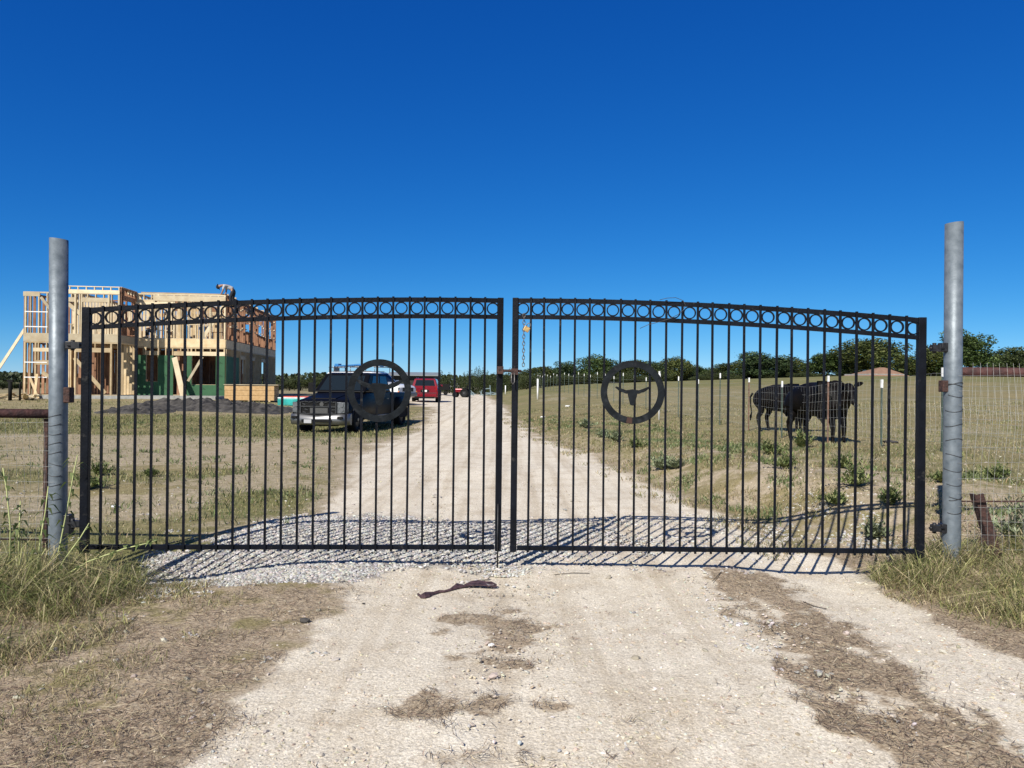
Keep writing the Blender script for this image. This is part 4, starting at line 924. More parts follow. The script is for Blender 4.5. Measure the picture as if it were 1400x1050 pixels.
# interior walls, seen through the studs
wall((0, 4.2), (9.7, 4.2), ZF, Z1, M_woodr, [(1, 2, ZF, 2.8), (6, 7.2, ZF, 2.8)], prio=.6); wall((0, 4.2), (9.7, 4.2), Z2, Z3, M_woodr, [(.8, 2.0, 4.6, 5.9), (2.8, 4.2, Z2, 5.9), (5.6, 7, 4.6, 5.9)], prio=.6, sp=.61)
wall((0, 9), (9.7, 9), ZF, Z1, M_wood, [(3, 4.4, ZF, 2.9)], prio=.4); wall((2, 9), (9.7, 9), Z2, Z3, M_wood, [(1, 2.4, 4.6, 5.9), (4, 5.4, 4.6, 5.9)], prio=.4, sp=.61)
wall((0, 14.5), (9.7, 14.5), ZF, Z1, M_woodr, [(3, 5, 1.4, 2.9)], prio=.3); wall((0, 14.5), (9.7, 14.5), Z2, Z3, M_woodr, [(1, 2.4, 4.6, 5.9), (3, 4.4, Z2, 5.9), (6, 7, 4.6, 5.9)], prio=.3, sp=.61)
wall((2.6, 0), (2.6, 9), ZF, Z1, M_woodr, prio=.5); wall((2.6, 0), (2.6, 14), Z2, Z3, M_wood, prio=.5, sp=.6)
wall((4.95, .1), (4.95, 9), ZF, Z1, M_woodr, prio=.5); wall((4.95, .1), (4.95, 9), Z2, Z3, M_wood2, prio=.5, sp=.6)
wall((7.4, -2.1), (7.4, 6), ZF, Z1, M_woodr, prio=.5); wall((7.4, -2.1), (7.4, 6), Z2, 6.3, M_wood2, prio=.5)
STUDS.sort(key=lambda t: -t[0])
def stud_mb(mb, p, q, d):
    dd = (EU * d.x + EV * d.y); return mb.beam(p, q, .045, .14, dd)
for (_, p, q, wd_, d) in STUDS[:98]:
    dd = (EU * d.x + EV * d.y); nn = dd.cross(Vector((0, 0, 1))); a = MB(); M = Matrix((dd, nn, (0, 0, 1))).transposed(); a.box((p + q) / 2, (.042, .138, (q - p).length), M); a.build('stud', wd_, house)
a = MB()
WM = [M_wood, M_wood2, M_woodr]
for (_, p, q, wd_, d) in STUDS[98:]:
    dd = (EU * d.x + EV * d.y); nn = dd.cross(Vector((0, 0, 1))); M = Matrix((dd, nn, (0, 0, 1))).transposed(); a.cur = WM.index(wd_); a.box((p + q) / 2, (.042, .138, (q - p).length), M)
tag(a.build('remaining_studs', WM, house), kind='stuff')
# slab, rim boards, floor deck, top beams
a = MB(); hb(a, -.1, 9.86, -2.4, 14.7, .2, ZF - .003); a.build('slab', M_conc, house)
a = MB(); hb(a, -.02, 5.0, -.075, -.035, Z1 + .003, Z2 - .003); hb(a, -.055, -.015, -.03, 14.55, Z1 + .003, Z2 - .003); a.build('rim_board', M_wood, house)
a = MB(); hb(a, 4.93, 9.8, -2.375, -2.335, 3.555, 3.945); hb(a, 4.875, 4.925, -2.33, -.08, 3.555, 3.945); a.build('rim_board', M_wood2, house)
a = MB(); hb(a, 0, 4.9, .1, 14.4, Z1 + .2, Z2 - .01); hb(a, 5.0, 9.7, -.1, 8.9, Z1 + .2, Z2 - .03); a.build('floor_deck', M_osb, house)
a = MB(); hb(a, 4.95, 8.2, -2.38, -2.34, 6.16, 6.36); hb(a, 4.95, 8.4, -2.36, -2.22, 6.52, 6.56)
for k in range(9): hb(a, 4.97 + .42 * k, 5.01 + .42 * k, -2.35, -2.25, 6.37, 6.515)
for k in range(7): hb(a, 4.9, 4.99, -2.2 + .35 * k, -2.15 + .35 * k, 6.3, 6.53)
hb(a, 4.88, 5.0, -2.2, 0, 6.535, 6.575)
a.build('parapet_frame', M_wood2, house)
for q_ in ((9.0, 9.83, -2.38, -2.34, 5.95, 6.19), (8.5, 9.3, -2.38, -2.34, 3.0, 3.2)): a = MB(); hb(a, *q_); a.build('corner_beam', M_wood2, house)
for q_ in ((.0, 3.9, -.09, -.05, Z3 - .42, Z3 - .1), (0, 2.2, -.095, -.055, 2.975, 3.2), (2.9, 5.0, -.085, -.045, 5.75, 6.0)): a = MB(); hb(a, *q_); a.build('window_header', M_wood2, house)
for v in (.6, 2.4, 4.4, 6.4, 8.4, 10.4, 12.4): a = MB(); hb(a, .0, 4.9, v, v + .05, Z3 + .003, Z3 + .14); a.build('ceiling_joist', M_wood, house)
# blocking rows on the reddish side wall
for z in (4.7, 5.3, 5.9):
    for k in range(34):
        if (k * 7 + int(z * 10)) % 3: a = MB(); hb(a, -.085, .005, .42 * k + .05, .42 * k + .36, z + .12 * (k % 2), z + .06 + .12 * (k % 2)); a.build('blocking', M_wood2, house)
for k, z in enumerate((1.6, 2.4, 4.3, 5.1)): a = MB(); hb(a, 8.6, 9.74, -2.37, -2.34, z, z + .05); a.build('spacer_strip', M_white, house)
# long braces
for (q0, q1) in (((9.8, -2.0, 4.4), (11.6, -3.0, .5)), ((1.2, -.25, 2.9), (.95 + 1.0, -.35, 1.5)), ((8.9, -2.45, 5.9), (8.3, -2.45, 5.1))):
    a = MB(); a.beam(hp(*q0), hp(*q1), .14, .05, EV); a.build('diagonal_brace', M_wood2, house)
a = MB(); a.beam(hp(2.75, -.2, 2.85), hp(1.95, -1.1, .50), .30, .05, EV); tag(a.build('leaning_board', M_wood2, house))
# stacked boards and offcuts at the left corner
for u0, u1, z in ((9.1, 9.0, 1.5), (8.9, 9.35, 1.3)): a = MB(); a.beam(hp(u0, -2.6, .5), hp(u1, -2.55, z + .3), .12, .05, EV); a.build('loose_board', M_wood, house)
# green sheathing
gs = [(0, .5, ZF, 2.97), (.5, 1.84, ZF, 1.30), (1.84, 2.1, ZF, 2.97), (2.85, 3.7, ZF, 2.97), (3.7, 4.35, ZF, 1.45), (4.35, 4.9, ZF, 2.97)]
for (u0, u1, z0, z1) in gs:
    a = MB(); hb(a, u0 + .002, u1 - .002, -.088, -.074, z0, z1); s_ = a.build('sheathing_panel', M_green, house)
    b = MB(); n_ = int((z1 - z0) / .75) + 1
    for k in range(n_):
        zz = z0 + .35 + .75 * k
        if zz < z1 - .1 and u1 - u0 > .3:
            uc = (u0 + u1) / 2
            hb(b, uc - .14, uc + .14, -.091, -.089, zz, zz + .022); hb(b, uc - .02, uc + .14, -.091, -.089, zz + .07, zz + .09); b.beam(hp(uc - .09, -.09, zz + .02), hp(uc + .03, -.09, zz + .09), .002, .022)
    if b.f: b.build('printed_mark', M_greend, s_)
a = MB(); hb(a, -.074, -.060, -.06, 3.0, ZF, 2.97); a.build('sheathing_panel', M_green, house)
# ------------------------------------------------------------------ people on the frame
def person(loc, rz, label, pose, shirt, trousers, hat):
    g = empty('person', loc, rz, label, 'person')
    P = pose
    J = [(P['pelvis'], .13, .11), (P['waist'], .12, .10), (P['chest'], .15, .11), (P['neck'], .055, .055), (P['head'], .085, .10), (P['crown'], .06, .07)]
    E = [(0, 1), (1, 2), (2, 3), (3, 4), (4, 5)]
    def ch(root, pts):
        pr = root
        for p_, r_ in pts: J.append((p_, r_, r_)); E.append((pr, len(J) - 1)); pr = len(J) - 1
    for s in ('l', 'r'):
        ch(0, [(P['hip' + s], .095), (P['knee' + s], .065), (P['ankle' + s], .042), (P['toe' + s], .04)])
        ch(2, [(P['sh' + s], .06), (P['elb' + s], .042), (P['wr' + s], .030), (P['hand' + s], .032)])
    skin('body', J, E, M_skin, g, 2)
    V = lambda k: Vector(P[k])
    Jt = [(P['pelvis'], .145, .125), (tuple(V('pelvis').lerp(V('waist'), .6)), .135, .115)]; Et = [(0, 1)]
    for s in ('l', 'r'):
        pr = 0
        for p_, r_ in ((P['hip' + s], .11), (P['knee' + s], .080), (tuple(V('ankle' + s) + Vector((0, 0, .05))), .062)): Jt.append((p_, r_, r_)); Et.append((pr, len(Jt) - 1)); pr = len(Jt) - 1
    skin('trousers', Jt, Et, trousers, g, 2)
    Js = [(P['chest'], .175, .135), (P['waist'], .155, .135), (tuple(V('chest').lerp(V('neck'), .7)), .075, .075), (tuple(V('waist').lerp(V('pelvis'), .7)), .15, .13)]; Es = [(0, 1), (0, 2), (1, 3)]
    for s in ('l', 'r'):
        pr = 0
        for p_, r_ in ((P['sh' + s], .078), (tuple(V('sh' + s).lerp(V('elb' + s), .8)), .056)): Js.append((p_, r_, r_)); Es.append((pr, len(Js) - 1)); pr = len(Js) - 1
    skin('shirt', Js, Es, shirt, g, 2)
    up = (V('crown') - V('head')).normalized(); a = MB(); x = up.cross(Vector((0, 1, 0))).normalized(); y = up.cross(x)
    rg = lambda h_, r_: [V('head') + up * h_ + x * (r_ * math.cos(t)) + y * (r_ * math.sin(t)) for t in np.linspace(0, 2 * math.pi, 15)[:-1]]
    a.loft([rg(.04, .16), rg(.05, .165), rg(.055, .115), rg(.12, .105), rg(.16, .05)]); a.build('hat', hat, g)
    for s in ('l', 'r'):
        a = MB(); a.tube([V('ankle' + s) + Vector((-.03, 0, -.02)), V('toe' + s) + Vector((.05, 0, 0))], [.055, .045], 8); a.build('boot', M_dkcloth, g)
    return g
# bending forward (facing +x locally)
bend = dict(pelvis=(-.22, 0, .86), waist=(-.10, 0, 1.00), chest=(.16, 0, 1.12), neck=(.38, 0, 1.13), head=(.50, 0, 1.06), crown=(.62, 0, 1.02),
            hipl=(-.22, .12, .80), kneel=(-.08, .17, .46), anklel=(-.16, .18, .09), toel=(-.02, .19, .04), hipr=(-.22, -.12, .80), kneer=(-.14, -.16, .45), ankler=(-.24, -.17, .09), toer=(-.10, -.18, .04),
            shl=(.20, .22, 1.08), elbl=(.26, .26, .80), wrl=(.38, .20, .58), handl=(.42, .18, .50), shr=(.20, -.22, 1.08), elbr=(.22, -.26, .80), wrr=(.32, -.20, .56), handr=(.36, -.18, .48))
q = HO + hp(.12, .25, Z3 + .0); q = at(312, 521, 44.3); person(Vector((q.x, 44.3, Z3 - .66)), R(180 + 6), 'person bending forward on top of the house frame at its right corner', bend, M_shirt, M_dkcloth, M_dkcloth).scale = (1.12,) * 3
sit = dict(pelvis=(0, 0, .40), waist=(.02, 0, .56), chest=(.12, 0, .80), neck=(.18, 0, .99), head=(.21, 0, 1.12), crown=(.24, 0, 1.23),
           hipl=(.03, .12, .38), kneel=(.40, .16, .52), anklel=(.38, .16, .10), toel=(.52, .17, .05), hipr=(.03, -.12, .38), kneer=(.42, -.15, .50), ankler=(.44, -.16, .10), toer=(.57, -.17, .05),
           shl=(.13, .22, .90), elbl=(.22, .28, .64), wrl=(.42, .18, .58), handl=(.48, .14, .56), shr=(.13, -.22, .90), elbr=(.22, -.28, .64), wrr=(.42, -.18, .58), handr=(.48, -.14, .56))
q = HO + hp(4.05, .45, 0); person(Vector((q.x, q.y, Z2 + .02)), R(-150), 'person in dark clothes crouching between the studs of the upper floor', sit, M_navy, M_dkcloth, M_white)
# ------------------------------------------------------------------ building materials
def at_base(px, Y): return on(px, Y)
p = at_base(345, 40); g = empty('board_stack', (p.x, p.y, p.z), R(6), 'low stack of brown strand boards right of the green panels', 'board stack')
for k in range(3): a = MB(); a.box((rng.uniform(-.02, .02), 0, .18 + .26 * k), (2.5, 1.2, .25)); a.build('board_bundle', M_osb, g, .006)
a = MB(); a.box((.08, 0, .865), (2.75, 1.3, .03)); a.build('cover_board', M_wood2, g)
a = MB()
for x in (-1, 0, 1): a.box((x, 0, .025), (.1, 1.2, .05))
a.build('skid', M_wood, g)
p = at_base(412, 38.5); g = empty('wrapped_pallet', (p.x, p.y, p.z), R(4), 'long teal wrapped bundle with red top lying left of the dark pickup', 'bundle')
a = MB(); a.box((0, 0, .20), (2.1, 1.1, .36)); a.build('teal_bundle', M_teal, g, .04)
a = MB(); a.box((.1, .2, .44), (2.0, .7, .10)); a.build('red_cover', M_redw, g, .02)
a = MB(); a.box((-.3, -.2, .41), (1.6, .2, .05)); a.build('white_strip', M_white, g)
for px, Y, sz, nm, lab, m in ((14, 40, (.9, .5, .25), 'scrap_lumber', 'small heap of scrap lumber left of the house frame', M_wood), (38, 39, (.7, .3, .3), 'scrap_lumber', 'pale lumber offcuts at the foot of the left frame corner', M_wood2)):
    p = at_base(px, Y); a = MB()
    for k in range(9):
        A = Vector((rng.uniform(-.6, .6), rng.uniform(-.3, .3), .03 + .05 * (k % 4))); t = rng.uniform(-1.2, 1.2); d = Vector((math.cos(t), math.sin(t), rng.uniform(-.05, .25))) * rng.uniform(.4, .8)
        a.beam(p + A - d, p + A + d + Vector((0, 0, .1)), .12, .04)
    tag(a.build(nm, m), lab, 'lumber')
p = at_base(18, 38.6); a = MB(); a.tube([p + Vector((-.15, 0, 0)), p + Vector((-.15, 0, .95))], .09, 10); a.box(p + Vector((-.15, 0, 1.0)), (.3, .1, .12)); a.tube([p + Vector((.35, 0, 0)), p + Vector((.35, 0, .8)), p + Vector((.40, 0, .95))], .05, 8)
tag(a.build('standing_tool', M_tyre), 'dark equipment standing beside the scrap lumber at far left', 'equipment')
# dark soil heap along the house front
def heap(name, px0, px1, Y, w_, h, lab, seed):
    a = on(px0, Y); b = on(px1, Y); nxh, nyh = int((b.x - a.x) / .11), int(w_ / .11)
    X, Yg = np.meshgrid(np.linspace(a.x, b.x, nxh), np.linspace(Y - w_ / 2, Y + w_ / 2, nyh))
    e = np.clip(1 - np.abs((X - (a.x + b.x) / 2) / ((b.x - a.x) / 2)) ** 4, 0, 1) * np.clip(1 - np.abs((Yg - Y) / (w_ / 2)) ** 2.2, 0, 1)
    nz = fbm(X * .9, Yg * .9, seed, 3); Z = H(X, Yg) - .05 + e * h * (.35 + 1.0 * nz) + e * .55 * (fbm(X * 3.6, Yg * 3.6, seed + 3, 4) - .45)
    ii = np.arange(nxh * nyh).reshape(nyh, nxh); Qh = np.stack([ii[:-1, :-1], ii[:-1, 1:], ii[1:, 1:], ii[1:, :-1]], -1).reshape(-1)
    o = npmesh(name, np.stack([X, Yg, Z], -1).reshape(-1, 3), Qh, M_clod, np.full((nxh - 1) * (nyh - 1), 4)); return tag(o, lab, 'soil heap')
heap('soil_heap', 165, 405, 34.2, 3.8, .40, 'long heap of dark clods in front of the green panels', 5)
heap('soil_heap', 130, 235, 31.5, 2.2, .16, 'low dark soil mound in the grass in front of the left frame block', 9)
# ------------------------------------------------------------------ far things on the left and down the road
p = at(566, 527, 92); g = empty('farm_shed', (p.x, p.y, Hs(p.x, p.y)), 0, 'long low shed with grey roof behind the red SUV', 'shed')
a = MB(); a.box((0, 0, 1.05), (5.6, 3, 2.1)); a.build('shed_wall', M_bark2, g); a = MB(); a.box((0, -.2, 2.22), (6.2, 3.8, .12), Matrix.Rotation(.10, 3, 'X')); a.build('roof', M_roofg, g)
p = ground(622, 536.8); g = empty('white_trailer', p, 0, 'small white box trailer at the end of the drive', 'trailer')
a = MB(); a.box((0, 0, .75), (1.5, 1.6, .8)); a.build('box', M_white, g, .03); a = MB(); a.tube([(-.3, -.82, .2), (-.3, -.75, .2)], .2, 12); a.tube([(.3, -.82, .2), (.3, -.75, .2)], .2, 12); a.build('wheels', M_tyre, g)
p = ground(604, 540); g = empty('dark_trailer', p, 0, 'dark flat sided trailer left of the small white one', 'trailer')
a = MB(); a.box((0, 0, .95), (1.9, 1.2, .75)); a.build('box', M_tyre, g, .02); a = MB()
for x in (-.5, .5): a.tube([(x, -.6, .25), (x, -.5, .25)], .26, 12); a.box((x, 0, .45), (.08, .6, .5))
a.build('wheels', M_tyre, g)
p = ground(631, 543.2); g = empty('red_tractor', p, R(170), 'small red tractor standing at the end of the drive', 'tractor')
a = MB(); a.box((.35, 0, .72), (.9, .45, .36)); a.box((-.25, 0, .62), (.5, .5, .25)); a.build('bonnet', M_redp, g, .04)
a = MB(); a.box((-.45, 0, .95), (.4, .4, .1)); a.box((-.62, 0, 1.12), (.08, .4, .3)); a.build('seat', M_tyre, g, .02)
for y in (-.45, .45): wheel(g, -.4, y, .46, .26)
for y in (-.35, .35): wheel(g, .65, y, .28, .18)
a = MB(); a.tube([(-.05, 0, .8), (.0, 0, 1.12)], .02, 6); a.tube([(.0, -.15, 1.12), (.0, .15, 1.12)], .02, 6); a.build('steering', M_tyre, g)
p = ground(655, 541.5); a = MB()
for k in range(14):
    A = p + Vector((rng.uniform(-1.6, 2.4), rng.uniform(-1, 1), .1 + .4 * rng.random())); d = Vector((rng.uniform(-.7, .7), 0, rng.uniform(-.35, .35))); a.beam(A - d, A + d, .07, .07)
tag(a.build('scrap_metal', M_cabin), 'low tangle of pale scrap metal beside the end of the drive', 'scrap metal')
p = ground(667, 541); g = empty('implement_frame', p, 0, 'pale upright metal frame standing at the right end of the drive', 'frame')
a = MB(); a.beam((-.5, 0, 0), (-.5, 0, 1.3), .1, .1); a.beam((.35, 0, 0), (.25, 0, 1.35), .12, .1); a.beam((-.5, 0, .85), (.3, 0, .95), .08, .1); a.beam((.3, 0, .3), (.9, .2, .1), .1, .1); a.beam((-.5, 0, .4), (.3, 0, .2), .08, .08); a.build('frame', M_cabin, g)
a = MB(); a.box((0, .3, .25), (.9, .5, .3)); a.build('hopper', M_cabin, g, .02)
p = at(1196, 510, 92); g = empty('house_behind_field', (p.x, p.y, at(1196, 524, 92).z), R(8), 'house with low tan hip roof behind the crest of the pasture', 'house')
a = MB(); a.box((0, 0, .5), (4.8, 5, 1.2)); a.build('wall', M_conc, g)
a = MB(); zt_ = at(1200, 502.5, 92).z - g.location.z
a.add([(-2.9, -3, .75), (2.9, -3, .75), (2.9, 3, .75), (-2.9, 3, .75), (.2, -.6, zt_), (.9, -.6, zt_)], [(0, 1, 5, 4), (1, 2, 5), (2, 3, 4, 5), (3, 0, 4), (0, 3, 2, 1)]); r_ = a.build('roof', M_roofb, g)
a = MB(); a.box((.9, -1.5, 1.2 + (zt_ - .75) * .3), (.16, .16, .25)); a.build('roof_vent', M_tyre, r_)
p = at(1146 - 2, 510, 120); a = MB()
for px, py, Y, lab in ((994, 514, 130, 'bit of a pale building in the gap left of the big round trees'), (944, 521, 128, 'low pale building wall showing under the trees right of the emblem')):
    p = at(px, py, Y); g = empty('far_building', (p.x, p.y, p.z - 1.5), 0, lab, 'building')
    a = MB(); a.box((0, 0, .8), (2.2, 3, 1.6)); a.build('wall', M_conc, g); a = MB(); a.box((0, 0, 1.68), (2.5, 3.3, .14), Matrix.Rotation(.12, 3, 'Y')); a.build('roof', M_roofg, g)
# ------------------------------------------------------------------ trees
def crown_mesh(name, blobs, n, size, cols, seed):
    r = np.random.default_rng(seed); vol = np.array([b[3] * b[4] * b[5] for b in blobs]) ** .8; pr = vol / vol.sum(); bi = r.choice(len(blobs), n, p=pr); B = np.array(blobs)[bi]
    d = r.normal(size=(n, 3)); d /= np.linalg.norm(d, axis=1)[:, None]; rad = (.45 + .55 * r.random(n) ** .45) * (1 + .18 * r.normal(size=n) * (r.random(n) < .3))
    Cn = B[:, :3] + d * B[:, 3:6] * rad[:, None]
    nn = r.normal(size=(n, 3)); nn += d * .9; nn /= np.linalg.norm(nn, axis=1)[:, None]
    t = np.cross(nn, r.normal(size=(n, 3))); t /= np.linalg.norm(t, axis=1)[:, None]; b = np.cross(nn, t)
    s = size * (.5 + r.random(n))[:, None]; V = np.stack([Cn - t * s, Cn - b * s * .6 + t * s * .1, Cn + t * s, Cn + b * s * .6], 1)
    c = np.array(cols)[r.integers(0, len(cols), n)] * (.65 + .7 * r.random((n, 1))); tint = .75 + .5 * _h(bi.astype(float), bi * 0., seed); c = c * tint[:, None]
    C = np.repeat(np.concatenate([c, np.ones((n, 1))], 1), 4, 0)
    return npmesh(name, V.reshape(-1, 3), np.arange(n * 4), M_leaf, np.full(n, 4), colr=C)
def tree(kind, seed, n=5200):
    """unit tree: height 1, width about 1"""
    r = np.random.default_rng(seed); B = []
    if kind == 'broadleaf_tree':
        for k in range(24):
            a = r.random() * 6.28; q = r.random() ** .6 * .36; z = .12 + .73 * r.random() ** .8; q *= (1.15 - .6 * max(0, z - .5) * 1.6); s = .11 + .10 * r.random()
            B.append((q * math.cos(a), q * math.sin(a), z, s, s, s * .85))
        B.append((0, 0, .5, .30, .30, .36)); tn_ = [(1, 1, 1), (1.25, 1.15, 1), (.8, .95, 1.1), (1.45, 1.3, 1.1), (.95, 1.1, .9)][seed % 5]; cols = [tuple(c_ * t_ for c_, t_ in zip(q_, tn_)) for q_ in [(.038, .056, .016), (.058, .080, .023), (.10, .12, .040), (.024, .038, .013)]]; sz = .017
    elif kind == 'cedar_tree':
        for k in range(11):
            z = .08 + .84 * k / 10; s = .40 * (1 - z) ** .75 + .05; B.append((r.uniform(-.05, .05), r.uniform(-.05, .05), z, s, s, .11))
        cols = [(.028, .042, .012), (.045, .062, .018), (.06, .075, .022)]; sz = .022
    else:
        for k in range(12):
            a = r.random() * 6.28; q = r.random() ** .5 * .42; s = .13 + .12 * r.random(); B.append((q * math.cos(a), q * math.sin(a), .25 + .5 * r.random() * (1 - q), s, s, s))
        B.append((0, 0, .35, .36, .36, .32)); cols = [(.034, .048, .015), (.058, .072, .024), (.080, .095, .034)]; sz = .019
    t = empty(kind); c = crown_mesh('crown', B, n, sz, cols, seed); c.parent = t
    a = MB(); pts = [(0, 0, -.08), (.01, 0, .15), (-.01, .01, .35), (.01, 0, .6)]; a.tube(pts, [.035, .028, .02, .008], 8)
    for k in range(6):
        an = 6.28 * k / 6 + r.random(); z0 = .2 + .06 * k; L_ = .22 * (1 if kind != 'cedar_tree' else .4); a.tube([(0, 0, z0), (L_ * .5 * math.cos(an), L_ * .5 * math.sin(an), z0 + .1), (L_ * math.cos(an), L_ * math.sin(an), z0 + .2)], [.014, .010, .004], 5)
    u = a.build('trunk', M_trunk, t); return t, c, u
PROT = {k: [tree(k, s + i, n) for i in range(m_)] for k, s, m_, n in (('broadleaf_tree', 100, 5, 12000), ('cedar_tree', 200, 3, 2200), ('round_bush', 300, 3, 7000))}
USED = {}
def place(kind, px, ytop, wpx, Y, label, group, i=0, dz=0):
    t, c, u = PROT[kind][i % len(PROT[kind])]; key = (kind, i % len(PROT[kind]))
    p = at(px, ytop, Y); z = Hs(p.x, Y) + dz; h = max(.5, p.z - z) * 1.03; w_ = wpx * Y / F
    if key in USED:
        t2 = t.copy(); col.objects.link(t2)
        for ch in (c, u): q = ch.copy(); col.objects.link(q); q.parent = t2
        t = t2
    USED[key] = 1
    t.location = (p.x, Y, z); t.scale = (w_, w_, h); t.rotation_euler = (0, 0, rng.random() * 6.28); tag(t, label, {'broadleaf_tree': 'tree', 'cedar_tree': 'tree', 'round_bush': 'bush'}[kind], group)
GT = 'trees along the far edge of the pasture'
TR_ = [(716, 508, 26, 118, 'small dark tree just right of the gate latch post'), (745, 499, 46, 116, 'dark tree with ragged top left of the tall white pole'), (776, 494, 30, 112, 'upright narrow tree above the tall white pole'),
       (800, 503, 30, 124, 'low tree filling the gap left of the airy round tree'), (818, 485, 44, 108, 'airy round tree just left of the right emblem'), (844, 497, 34, 118, 'tree whose top shows over the upper left of the right emblem'),
       (868, 490, 44, 112, 'tree behind the top of the right emblem'), (897, 493, 40, 116, 'tree touching the right edge of the right emblem'), (929, 486, 42, 106, 'tall dark rounded tree right of the emblem'),
       (958, 500, 40, 118, 'lower tree between the rounded one and the gap in the treeline'), (981, 497, 34, 112, 'small tree at the gap in the treeline'),
       (1016, 491, 50, 110, 'left shoulder of the big grove above the left cow'), (1048, 481, 66, 104, 'broadest crown of the grove above the left cow'), (1086, 487, 56, 108, 'right shoulder of the grove above the left cow'),
       (1126, 479, 50, 104, 'tree between the grove and the largest tree, above the right cow'), (1156, 484, 42, 110, 'tree leaning against the left of the largest dark tree'), (1196, 460, 82, 100, 'largest dark tree of the row, behind the tan roof'),
       (1246, 484, 42, 104, 'yellowish tree behind the end post of the right leaf'), (1276, 470, 56, 98, 'tree filling the gap left of the right pole'), (1326, 452, 64, 96, 'tallest tree right of the right pole'),
       (1368, 474, 50, 104, 'rounded tree right of the tallest one at the picture edge'), (1398, 477, 56, 106, 'tree at the right edge above the rusty pipe'), (1440, 474, 60, 104, 'tree just beyond the right picture edge')]
for i, (px, yt, wp, Y, lab) in enumerate(TR_): place('broadleaf_tree', px, yt, wp * 1.5, Y, lab, GT, i)
LB = ['undergrowth bush at the foot of the pasture treeline']
for i, px in enumerate(list(range(722, 1000, 14)) + list(range(1004, 1180, 20)) + list(range(1232, 1460, 18))):
    place('round_bush', px + rng.uniform(-4, 4), 509 + rng.uniform(-7, 5) - (8 if px > 1232 else 0) - (4 if 1000 < px < 1200 else 0), 32, 102 + rng.uniform(-3, 8), LB[0], 'undergrowth bushes along the pasture treeline', i)
for i in range(24):
    px = 588 + 5.2 * i; place('cedar_tree', px, 510 + rng.uniform(-5, 5) - (3 if px > 640 else -2), 17, 108 + rng.uniform(-3, 6), 'cedar in the dense dark row across the end of the drive', 'cedars across the end of the drive', i)
for i, (px, yt, lab) in enumerate(((381, 517, 'bush just right of the house frame'), (396, 514, 'bush second right of the house frame'), (411, 512, 'dark bush left of the dark pickup'), (427, 507, 'taller bush beside the pickup windshield'), (446, 510, 'bush behind the pickup cab'), (470, 512, 'bush behind the white vehicle'), (500, 514, 'bush beyond the white vehicle middle'), (530, 514, 'bush behind the left emblem'))):
    place('round_bush', px, yt, 30, 88 + i, lab, 'bushes behind the parked vehicles', i)
for i, (px, yt, lab) in enumerate(((4, 518, 'bush at the far left picture edge'), (17, 519, 'bush second from the left picture edge'), (30, 521, 'bush touching the left corner of the house frame'), (48, 522, 'bush seen through the left corner studs'), (-14, 516, 'bush just outside the left picture edge'))):
    place('round_bush', px, yt, 24, 72 + i, lab, 'bushes left of the house frame', i)
# far woods closing the horizon
x = rng.uniform(-420, 420, 26000); y = 300 + 25 * rng.random(26000); hmax = 3.0 + 3.5 * fbm(x * .03, y * 0, 7, 4); z = rng.random(26000) ** .8 * hmax
nn = rng.normal(size=(26000, 3)); nn /= np.linalg.norm(nn, axis=1)[:, None]; t = np.cross(nn, rng.normal(size=(26000, 3))); t /= np.linalg.norm(t, axis=1)[:, None]; b = np.cross(nn, t); Cn = np.stack([x, y, z], -1)
V = np.stack([Cn - t * .9, Cn - b * .7, Cn + t * .9, Cn + b * .7], 1); c = np.array([.045, .06, .025]) * (.6 + .8 * rng.random((26000, 1)))
tag(npmesh('far_woods', V.reshape(-1, 3), np.arange(26000 * 4), M_leaf, np.full(26000, 4), colr=np.repeat(np.concatenate([c, np.ones((26000, 1))], 1), 4, 0)), 'distant dark woods on the horizon', 'woods', kind='stuff')
# ------------------------------------------------------------------ weeds and shrubs
def weed_mesh(name, n, R_, h, cols, seed, lw=.012, ll=.05):
    """bushy weed: many stems with leaves"""
    r = np.random.default_rng(seed); Vs = []; Cs = []
    for k in range(n):
        a = r.random() * 6.28; lean = R_ * (r.random() ** .8) * (1 + .5 * math.cos(a - seed)); hh_ = h * (.3 + .8 * r.random() ** 1.5) * (1 - .3 * min(1, lean / R_)); m_ = 12
        for j in range(m_):
            f = (j + .5) / m_; c0 = np.array([lean * f * math.cos(a) + r.normal() * .01, lean * f * math.sin(a) + r.normal() * .01, hh_ * f])
            b_ = r.random() * 6.28; d = np.array([math.cos(b_), math.sin(b_), r.uniform(.2, 1.4)]); s = np.array([-math.sin(b_), math.cos(b_), 0]) * lw * (1.2 - f * .6); L_ = ll * (1.2 - .6 * f)
            Vs += [c0, c0 + d * L_ * .5 + s, c0 + d * L_, c0 + d * L_ * .5 - s]; cc = np.array(cols[r.integers(len(cols))]) * (.7 + .6 * r.random()); Cs += [list(cc) + [1]] * 4
    return npmesh(name, np.array(Vs), np.arange(len(Vs)), M_blade, np.full(len(Vs) // 4, 4), colr=np.array(Cs))
WG = [(.11, .15, .05), (.17, .21, .075), (.25, .26, .11)]; WS = [(.21, .25, .14), (.30, .33, .20), (.16, .19, .10)]
